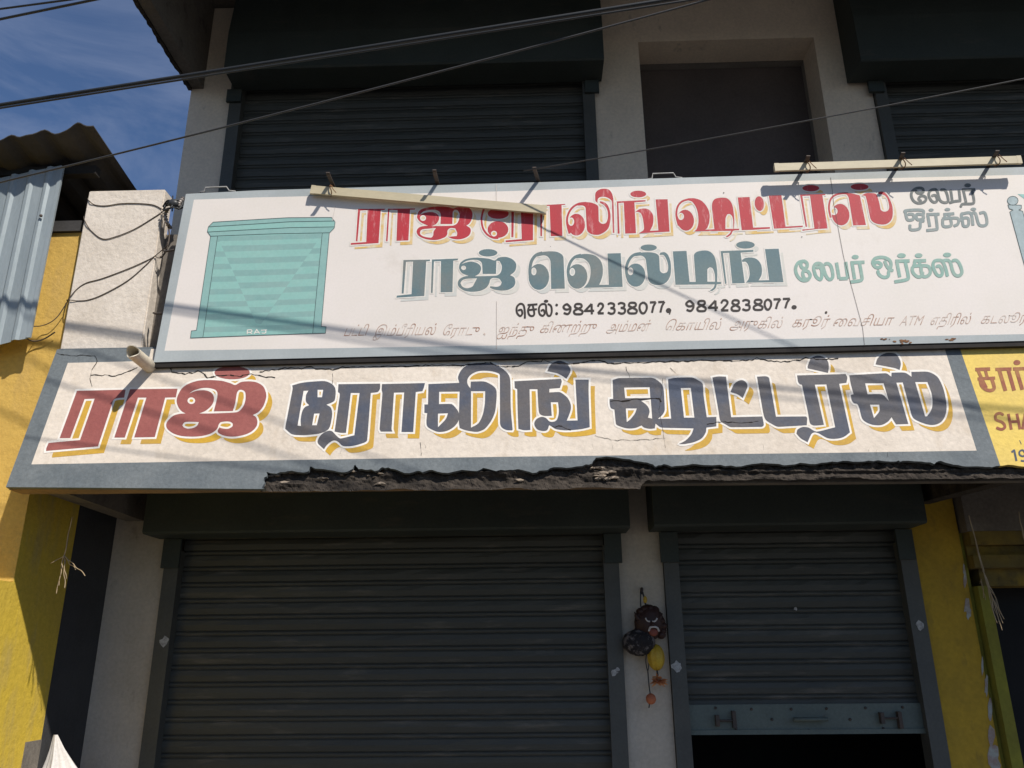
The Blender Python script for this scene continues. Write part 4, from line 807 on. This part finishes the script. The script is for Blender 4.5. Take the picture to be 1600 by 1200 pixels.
for (a, b, _), lb in zip(ARMS, al):
    A, B = at(*a, BY+.028), at(*b, 3.80)
    bm = bmesh.new(); wd = .0105
    pts = [Vector((A.x, A.y, A.z-.12)), A+Vector((0, 0, .01)), B+Vector((0, 0, -.002)), B+Vector((0, -.012, .003))]
    rows = []
    for i, p in enumerate(pts):
        d = (pts[min(i+1, 3)]-pts[max(i-1, 0)]).normalized(); nn = Vector((1, 0, 0)).cross(d).normalized()*.0035
        rows.append([bm.verts.new(p+Vector((-wd, 0, 0))+nn), bm.verts.new(p+Vector((wd, 0, 0))+nn), bm.verts.new(p+Vector((wd, 0, 0))-nn), bm.verts.new(p+Vector((-wd, 0, 0))-nn)])
    for r0_, r1_ in zip(rows, rows[1:]):
        for k in range(4): bm.faces.new((r0_[k], r0_[(k+1) % 4], r1_[(k+1) % 4], r1_[k]))
    bm.faces.new(rows[0]); bm.faces.new(rows[-1]); bmesh.ops.recalc_face_normals(bm, faces=bm.faces)
    tag(bm_obj('bracket_arm', bm, M_iron), lb, 'bracket', 'iron arms along the top of the signboard')

# ================================================================== DRAIN PIPE
A, B = Vector((-2.027, 3.99, 2.966)), Vector((-2.019, 3.735, 2.968))
d = (B-A).normalized(); u = Vector((0, 0, 1)); u = (u-d*u.dot(d)).normalized(); v = d.cross(u); n = 28
bm = bmesh.new(); rg = []
for P, r in ((A, .034), (B, .034), (B, .029), (A, .029)):
    rg.append([bm.verts.new(P+(u*math.cos(2*math.pi*i/n)+v*math.sin(2*math.pi*i/n))*r+d*(.014*math.sin(2*math.pi*i/n*2+1) if P is B else 0)) for i in range(n)])
for k in range(4):
    a, b = rg[k], rg[(k+1) % 4]
    for i in range(n): bm.faces.new((a[i], a[(i+1) % n], b[(i+1) % n], b[i]))
bmesh.ops.recalc_face_normals(bm, faces=bm.faces)
o = bm_obj('drain_pipe', bm, M_pipe, None); tag(o, 'short cream drain pipe sticking out below the signboard\'s left corner', 'pipe')
for p in o.data.polygons: p.use_smooth = len(p.vertices) == 4 and False

# ================================================================== CABLES on the parapet pier
def cable(P, r, m, label, name='cable', grp='loose cables on the parapet pier', cat='cable'):
    bm = bmesh.new(); tube(bm, smooth_path(P, 8), r, 7); return tag(bm_obj(name, bm, m, None, True), label, cat, grp)
BYk = 4.0272
cable([at(137, 310, 4.09), at(139, 313.5, 4.026), at(148, 320, BYk), at(165, 321.5, BYk-.001), at(190, 318, BYk-.001), at(220, 318, BYk-.001), at(242, 321, BYk-.001), at(258, 330, BYk-.0015)],   .0027, M_bwire, 'topmost slack cable across the white parapet pier')
cable([at(131, 338, 4.09), at(132.5, 345, 4.026), at(142, 360, BYk), at(160, 373, BYk-.001), at(180, 370, BYk-.0015), at(210, 358, BYk-.0015), at(240, 340, BYk-.0015), at(258, 328, BYk-.0015)],   .0027, M_bwire, 'second slack cable, hanging in a deep loop on the white parapet pier')
cable([at(105, 470, 4.09), at(108, 466, 4.026), at(120, 452, BYk), at(135, 442, BYk-.0005), at(160, 435, BYk-.001), at(200, 420, BYk-.0015), at(225, 409, BYk-.0015), at(242, 400, BYk-.0015), at(263, 382, 4.0)],  .0026, M_bwire, 'straighter upper cable of the lower pair on the white parapet pier')
cable([at(104, 469, 4.09), at(108, 468.5, 4.026), at(122, 470, BYk), at(140, 468, BYk-.0005), at(165, 458, BYk-.0015), at(200, 438, BYk-.0015), at(228, 414, BYk-.0015), at(241, 401, BYk-.0015), at(247, 403, BYk-.001), at(255, 400, BYk-.001), at(262, 378, 4.0)],  .0026, M_bwire, 'sagging lower cable of the lower pair on the white parapet pier')
cable([at(52, 510, 4.0), at(65, 509, 4.06), at(80, 503, 4.06), at(92, 492, 4.06), at(106, 470, 4.05)],   .0027, M_bwire, 'thin cable curving from the metal sheet across the yellow wall to the pier', grp='cables on the yellow wall')
cable([at(40, 526, 4.02), at(45, 531, 4.05), at(56, 533, 4.07), at(70, 529, 4.07), at(86, 519, 4.07)], .004, M_bwire, 'short drooping cable below the corner of the corrugated sheet', grp='cables on the yellow wall')
kn = thing('cable_bundle', 'taped knot of black cables and silvery wrapping between the white pier and the signboard corner', 'cable', at(270, 318, 4.0))
bm = bmesh.new(); rk = random.Random(4)
for k in range(7):
    P = [at(256+rk.uniform(-3, 3), 327+rk.uniform(-5, 5), 3.99+rk.uniform(-.02, .02)), at(266+rk.uniform(-3, 3), 318+rk.uniform(-6, 8), 3.97+rk.uniform(-.02, .02)), at(277+rk.uniform(-3, 3), 322+rk.uniform(-10, 8), 3.98), at(285+rk.uniform(-3, 3), 318+rk.uniform(-6, 8), 4.0)]
    tube(bm, smooth_path(P, 6), .005, 6)
tube(bm, [at(270, 306, 3.99), at(269, 330, 3.99)], .004, 6)
bm_obj('cables', bm, M_wire, kn, True)
bm = bmesh.new(); blob(bm, at(271, 318, 3.97), .030, .02, .024, f=lambda p: 1+.2*noise.noise(p*3)); bm_obj('tape_wrap', bm, M_tape, kn, True)
bm = bmesh.new(); P = smooth_path([at(287, 310, 4.0), at(280, 318, 3.99), at(283, 326, 4.0)], 10); tube(bm, P, [.012+.003*math.sin(i*1.9) for i in range(len(P))], 10)
P = smooth_path([at(262, 327, 3.99), at(258, 336, 4.0), at(261, 348, 4.01), at(266, 356, 4.05)], 10); tube(bm, P, [.010+.003*math.sin(i*1.7) for i in range(len(P))], 10)
bm_obj('silver_wrap', bm, M_silver, kn, True)
cable([at(262, 352, 4.03), at(264.5, 365, 4.03), at(263, 380, 4.02), at(258, 395, 4.02), at(250, 402, 4.01)], .0045, M_bwire, 'cable dropping from the taped knot down the right edge of the pier')
for q0, q1, lb in (((256, 392), (275, 390), 'upper short iron stay from the pier to the signboard'), ((240, 489), (256, 490), 'lower short iron stay from the pier to the signboard')):
    bm = bmesh.new(); P = [at(*q0, 4.022), at(q0[0]+2, q0[1]+1, 4.0), at(*q1, 3.955)]; tube(bm, P, .006, 7)
    tag(bm_obj('iron_stay', bm, M_iron, None, True), lb, 'bracket', 'iron stays of the signboard')

# ================================================================== OVERHEAD WIRES
def wire(a, b, r, m, label, ext=(-1.2, 2.2), sag=0, start=None):
    A, B = at(*a), at(*b); L = B-A
    P = [A+L*(ext[0]+(ext[1]-ext[0])*i/40) for i in range(41)]
    for i, p in enumerate(P):
        t = (ext[0]+(ext[1]-ext[0])*i/40); p.z -= sag*(.25-(t-.5)**2)
    bm = bmesh.new(); tube(bm, P, r, 8)
    return tag(bm_obj('overhead_wire', bm, m, None, True), label, 'wire', 'overhead wires')
wire((0, 164, 3.40), (1060, -3, 2.93), .0095, M_wire, 'thick black overhead cable, upper of the close pair crossing the top of the view')
wire((0, 169, 3.40), (1060, 3, 2.915), .0050, M_wire, 'thinner overhead cable running just under the thick black one')
wire((0, 285, 3.17), (1105, 0, 2.53), .0042, M_gwire, 'thin overhead wire rising from the corrugated roof past the upper left shutter', sag=.06)
wire((0, 14, 3.20), (105, 0, 3.10), .0052, M_wire, 'overhead wire across the sky, the upper of two at the top left corner', ext=(-20, 25))
wire((0, 30, 3.05), (145, 0, 2.92), .0062, M_wire, 'overhead wire across the sky, the lower of two at the top left corner', ext=(-16, 20))
wire((818, 267, 3.80), (1600, 123, 3.10), .0034, M_gwire, 'fine wire running from the bare iron arm up to the right past the doorway', ext=(0, 3.2), sag=.05)

# ================================================================== YELLOW BUILDING on the left
X0 = -2.647
yb_ = thing('yellow_building', 'ochre and yellow plastered building at the left edge under a corrugated roof', 'building', (-3.5, 4.1, 0))
boxes('front_wall', [(-7, X0-.001, 4.1, 4.35, 1.872, 3.87), (X0-.0009, -2.56, 4.1, 4.16, 2.65, 3.87)], M_yel1, yb_)
boxes('side_wall', [(-7, X0, 2.6, 4.1015, 0, 1.869), (-7, X0, 4.102, 4.581, 0, 3.86)], M_yel2, yb_)
boxes('grey_skirting', [(X0, X0+.004, 4.44, 4.58, 0, 1.09)], M_conc, yb_)
boxes('charcoal_strip', [(-7, X0, 4.585, 5.35, 0, 3.1)], M_dado, yb_)
boxes('loft_back', [(-7, -2.66, 4.9, 5.0, 3.87, 4.6), (-7, -2.66, 4.36, 4.9, 3.862, 3.868)], M_loftshade, yb_)
A, B = at(84, 360, 4.06), at(131, 345, 4.06)
boxes('loft_beam', [(-7, X0+.02, 4.08, 4.14, 3.872, 3.94)], M_roofsheet, yb_)
# corrugated cladding sheet
def corrugated(name, m, par, origin, ex, ez, nw, pw, depth, nrm, nlen=8, thick_=.004, ragged=0, prof='trap'):
    bm = bmesh.new(); rows = []; cols = []
    for k in range(nw):
        for f, h in (((0, 0), (.42, 0), (.55, 1), (.72, 1), (.86, 0)) if prof == 'trap' else tuple((i/8, .5+.5*math.sin(2*math.pi*i/8)) for i in range(8))): cols.append((k+f, h))
    if prof == 'ridge': cols = [(k+i/10, max(0, math.cos(math.pi*(i/10-.5)))**5*(1+.25*noise.noise(Vector((k*2.1, 1, 0))))) for k in range(nw) for i in range(10)]
    cols.append((nw, cols[0][1]))
    for j in range(nlen+1):
        t = j/nlen
        rows.append([bm.verts.new(origin+ex*(c*pw)+ez*(t+(ragged*noise.noise(Vector((c*1.3, 2, 0))) if j in (0, nlen) else 0))+nrm*(h*depth+.006*noise.noise(Vector((c, t*2, 0))))) for c, h in cols])
    fs_ = []
    for a, b in zip(rows, rows[1:]):
        for i in range(len(a)-1): fs_.append(bm.faces.new((a[i], a[i+1], b[i+1], b[i])))
    g_ = bmesh.ops.extrude_face_region(bm, geom=fs_)
    for v_ in [e for e in g_['geom'] if isinstance(e, bmesh.types.BMVert)]: v_.co -= nrm*thick_
    bmesh.ops.recalc_face_normals(bm, faces=bm.faces)
    return bm_obj(name, bm, m, par)
sh_ = thing('corrugated_sheet', 'pale blue-grey corrugated metal sheet hung on the yellow wall under the roof', 'metal sheet', (-2.75, 3.98, 3.16))
corrugated('metal_sheet', M_sheet, sh_, Vector((-2.747, 3.985, 3.157)), Vector((-1, 0, -.22)).normalized(), Vector((-.0, .0, 1.10)), 12, .105, .014, Vector((0, -1, 0)))
r_ = boxes('edge_trim', [(-2.752, -2.728, 3.978, 3.990, 3.16, 4.24)], M_sheet, sh_)
tubes('screw', [([at(64, 337, 3.962), at(64, 337, 3.955)], .009)], M_iron, sh_)
# roof sheets seen from below
RA = Vector((-2.48, 3.80, 4.39)); rdir = Vector((-1, 0, -.17)).normalized()
rf = thing('corrugated_roof', 'dark corrugated roof sheet jutting out above the yellow wall', 'roof', (-2.6, 4.2, 4.4))
corrugated('roof_sheet', M_roofsheet, rf, RA, rdir, Vector((-.0, 1.12, -.16)), 16, .19, .034, Vector((0, 0, 1)), prof='ridge', thick_=.006, ragged=.03)
boxes('purlin', [(-6, -2.56, 4.02, 4.07, 4.22, 4.275)], M_loftshade, rf)

# ================================================================== RIGHT NEIGHBOUR
nb = thing('neighbour_shop', 'next shop front at the right edge with a deep yellow pillar and lime yellow jamb', 'building', (3.2, W, 0))
boxes('yellow_pillar', [(2.312, 2.605, W-.003, W+.25, 0, 2.5)], M_yel3, nb)
boxes('lime_jamb', [(2.6055, 2.635, 5.04, 5.25, 0, 2.2), (2.636, 2.70, 4.97, 5.25, 0, 1.86)], M_lime, nb)
boxes('lintel', [(2.636, 7.5, 4.95, 5.25, 2.10, 2.18), (2.636, 7.5, 5.02, 5.25, 2.04, 2.099), (2.636, 7.5, 4.96, 5.25, 1.965, 2.039), (2.7005, 7.5, 5.05, 5.25, 1.865, 1.964)], M_yel4, nb)
boxes('concrete_band', [(2.62, 7.5, 4.94, 5.3, 2.181, 2.505)], M_conc, nb)
boxes('dark_shop_interior', [(2.71, 7.5, 5.4, 5.5, 0, 1.9)], M_void, nb)
pp = Paint(); rp_ = random.Random(12)
for (x, y, w_, h_) in ((1508, 905, 3, 14), (1511, 945, 5, 16), (1514, 958, 4, 10), (1535, 1040, 2.5, 16), (1541, 1070, 3, 18), (1547, 1110, 4, 18), (1549, 1150, 6, 16), (1552, 1180, 8, 22), (1556, 1196, 9, 14), (1506, 890, 2, 10)):
    pp.poly('L', 1, [(x+math.cos(a)*w_*rp_.uniform(.6, 1.2), y+math.sin(a)*h_*rp_.uniform(.6, 1.2)) for a in [k*.6283 for k in range(10)]], smooth=False)
pp.tri(); pp.mesh('peeling_patch', lambda i: 'L' in i, lambda x, y: at(x, y, W-.0055), M_peel, nb)

# ================================================================== HANGING CHARMS on the middle pier
CY = 4.93
def cp(px, py, Y=CY): return at(px, py, Y)
GR = 'charms hanging on the middle pier'
hk = thing('charm_cord', 'iron hook with a twisted dark cord down the middle pier', 'cord', cp(1003, 920), GR)
bm = bmesh.new(); tube(bm, [at(1003, 920, W), at(1003, 920, 4.95), at(1002, 928, 4.94)], .009, 8); bm_obj('hook', bm, M_iron, hk, True)
tubes('cord', [(smooth_path([cp(1001, 925), cp(1001, 945), cp(1004, 960)]), .004), (smooth_path([cp(1004, 925), cp(1008, 940), cp(1010, 955), cp(1013, 966)]), .005), (smooth_path([cp(1012, 1000), cp(1020, 1012), cp(1025, 1018)]), .004), (smooth_path([cp(1026, 1043), cp(1027, 1050), cp(1028, 1056)]), .005),
     (smooth_path([cp(1012, 1015), cp(1009, 1032), cp(1012, 1048), cp(1014, 1035), cp(1013, 1018)]), .003), (smooth_path([cp(1012, 1046), cp(1014, 1070), cp(1016, 1088), cp(1014, 1106)]), .0035)], M_wire, hk)
bm = bmesh.new(); blob(bm, cp(1008, 937), .012, .01, .022); bm_obj('yellow_knot', bm, M_gourd, hk, True)
mk = thing('demon_mask', 'dark brown demon face mask with horns, white eyes and a bared mouth on the pier', 'mask', cp(1015, 978), GR)
MY = 4.94
bm = bmesh.new()
def shape(p):
    return (1+.10*noise.noise(p*2.1))*(1-.22*max(0, -p.z))
blob(bm, at(1015, 976, MY), .088, .06, .112, 28, 20, shape)
for x, y, r in ((998, 962, .022), (1001, 956, .024), (1008, 952.5, .026), (1015, 951, .024), (1022, 954, .028), (1028, 961, .022), (1033, 970, .02), (1035, 978, .024), (1035, 986, .02), (1033, 992, .024), (997, 972, .02), (998, 985, .024), (1008, 960, .02), (1017, 959, .018)): blob(bm, at(x, y, MY), r*1.15, .035, r)
bm_obj('face', bm, M_mask, mk, True)
for s_, tip in ((-1, (991, 956)), (1, (1035, 958))):
    P = smooth_path([at(1000 if s_ < 0 else 1028, 967, MY-.02), at(997 if s_ < 0 else 1031, 966, MY-.03), at(*tip, MY-.03)], 4); bm = bmesh.new(); tube(bm, P, [.026-.0245*i/(len(P)-1) for i in range(len(P))], 8); bm_obj('ear', bm, M_mask, mk, True)
for a, b, c_ in (((1008.5, 965.5), (1015.5, 971), (1011.5, 970)), ((1027, 966), (1019, 971), (1023.5, 970.5))):
    bm = bmesh.new(); tube(bm, smooth_path([at(*a, MY-.066), at(*c_, MY-.067), at(*b, MY-.066)], 5), .0048, 8); bm_obj('eye', bm, M_mwhite, mk, True)
    m_ = ((a[0]+b[0])/2, (a[1]+b[1])/2-.5)
    bm = bmesh.new(); blob(bm, at(*m_, MY-.075), .004, .004, .004, 8, 6); bm_obj('pupil', bm, M_mask, mk, True)
bm = bmesh.new(); blob(bm, at(1020, 976, MY-.062), .012, .016, .016); bm_obj('nose', bm, M_mask, mk, True)
bm = bmesh.new(); tube(bm, smooth_path([at(1014, 986, MY-.055), at(1016, 980.5, MY-.066), at(1022, 979.5, MY-.07), at(1027, 981, MY-.064), at(1029.5, 986, MY-.052)], 5), .0062, 8); bm_obj('teeth', bm, M_mwhite, mk, True)
bm = bmesh.new(); blob(bm, at(1021, 988, MY-.055), .026, .014, .022); bm_obj('mouth', bm, M_mred, mk, True)
bm = bmesh.new(); blob(bm, at(998, 1004, 4.93), .096, .07, .074, 40, 28, lambda p: 1+.06*noise.noise(p*7)+.03*noise.noise(p*19))
tag(bm_obj('coconut', bm, M_coir, None, True), 'dark hairy coconut hanging left below the demon mask', 'coconut', GR)
bm = bmesh.new(); blob(bm, cp(1025, 1027), .048, .046, .070, 40, 18, lambda p: 1+.05*math.cos(8*math.atan2(p.y, p.x)))
tag(bm_obj('gourd', bm, M_gourd, None, True), 'yellow ribbed ash gourd hanging below the demon mask', 'gourd', GR)
bm = bmesh.new(); rr = random.Random(2); c = cp(1029, 1062)
for k in range(46):
    d_ = Vector((rr.gauss(0, 1)*1.2, rr.gauss(0, .7), rr.gauss(-.15, .55))).normalized(); l = rr.uniform(.03, .062) if abs(d_.x) > .5 else rr.uniform(.03, .046)
    a_ = c+d_*.006; b_ = c+d_*l; sd = d_.cross(Vector((rr.uniform(-1, 1), rr.uniform(-1, 1), 1))).normalized()*rr.uniform(.010, .018)
    q = [bm.verts.new(a_), bm.verts.new((a_+b_)/2+sd), bm.verts.new(b_), bm.verts.new((a_+b_)/2-sd)]; bm.faces.new(q)
tag(bm_obj('dried_flower', bm, M_flow, None), 'ragged orange dried flower below the yellow gourd', 'flower', GR)
bm = bmesh.new(); blob(bm, cp(1017, 1092), .029, .029, .030, 18, 12, lambda p: 1+.07*noise.noise(p*4)); tag(bm_obj('dried_lime', bm, M_ball, None, True), 'small red-orange dried lime at the end of the long cord', 'fruit', GR)

# ================================================================== HANGING STRAW, STRINGS, TARPAULIN
def strands(name, label, cat, base, tips, r, m, Y, wob=3, grp=None, seed=1):
    rn = random.Random(seed); L = []
    for t in tips:
        n_ = 5; P = []
        for i in range(n_+1):
            u_ = i/n_; P.append(at(base[0]+(t[0]-base[0])*u_+rn.uniform(-wob, wob)*u_*(1-u_)*2, base[1]+(t[1]-base[1])*u_+rn.uniform(-1, 1), Y+rn.uniform(-.01, .01)))
        L.append((smooth_path(P, 4), r))
    return tag(tubes(name, L, m, None, 5), label, cat, grp)
strands('dried_thread', 'tuft of dried pale straw threads hanging under the canopy\'s left end', 'dried thread', (100, 868), [(88, 927), (92, 915), (104, 905), (133, 899), (118, 890), (79, 881), (97, 890), (101, 919)], .0022, M_straw, 4.05, 5, 'dried threads under the canopy', 2)
strands('dried_thread', 'pale string holding the straw tuft to the canopy', 'dried thread', (113, 808), [(100, 868), (101, 868)], .0018, M_straw, 4.05, 2, 'dried threads under the canopy', 3)
strands('dried_thread', 'long pale twine hanging beside the yellow pillar at right', 'dried thread', (1514, 806), [(1536, 893), (1537, 894), (1538, 893)], .0024, M_straw, 4.3, 1.5, 'dried threads under the canopy', 4)
strands('dried_thread', 'frayed lower end of the long twine at right', 'dried thread', (1537, 893), [(1567, 975), (1562, 975), (1558, 973), (1569, 968), (1564, 960), (1566, 985), (1556, 966)], .0022, M_straw, 4.3, 4, 'dried threads under the canopy', 5)
strands('dried_thread', 'short wisp of twine caught on the lime jamb', 'dried thread', (1533, 905), [(1537, 935), (1531, 912), (1540, 938)], .0018, M_straw, 4.95, 3, 'dried threads under the canopy', 6)
strands('dried_thread', 'twine at the far right edge of the view under the yellow sign', 'dried thread', (1592, 800), [(1600, 842), (1602, 850)], .0028, M_straw, 4.3, 2, 'dried threads under the canopy', 7)
bm = bmesh.new(); rows = []; tp = at(87, 1148, 4.62)
for j in range(15):
    t = j/14; row = []
    for i in range(25):
        a_ = i/24*math.pi*1.1-.05*math.pi; rad = .012+.40*t*(1+.30*math.sin(a_*4+1+t)+.16*math.sin(a_*9+j*.35)+.12*noise.noise(Vector((a_*3, t*4, 1))))*(.55+.45*(a_ < 1.5))
        row.append(bm.verts.new(tp+Vector((rad*math.cos(a_)*.95+.02*t+.02*math.sin(t*7), -rad*math.sin(a_)*.55, -t**.85*.62))))
    rows.append(row)
for a, b in zip(rows, rows[1:]):
    for i in range(24): bm.faces.new((a[i], a[i+1], b[i+1], b[i]))
tag(bm_obj('tarpaulin', bm, M_cloth, None, True), 'white tarpaulin gathered to a peak at the bottom left corner', 'tarpaulin')
bpy.context.view_layer.update()
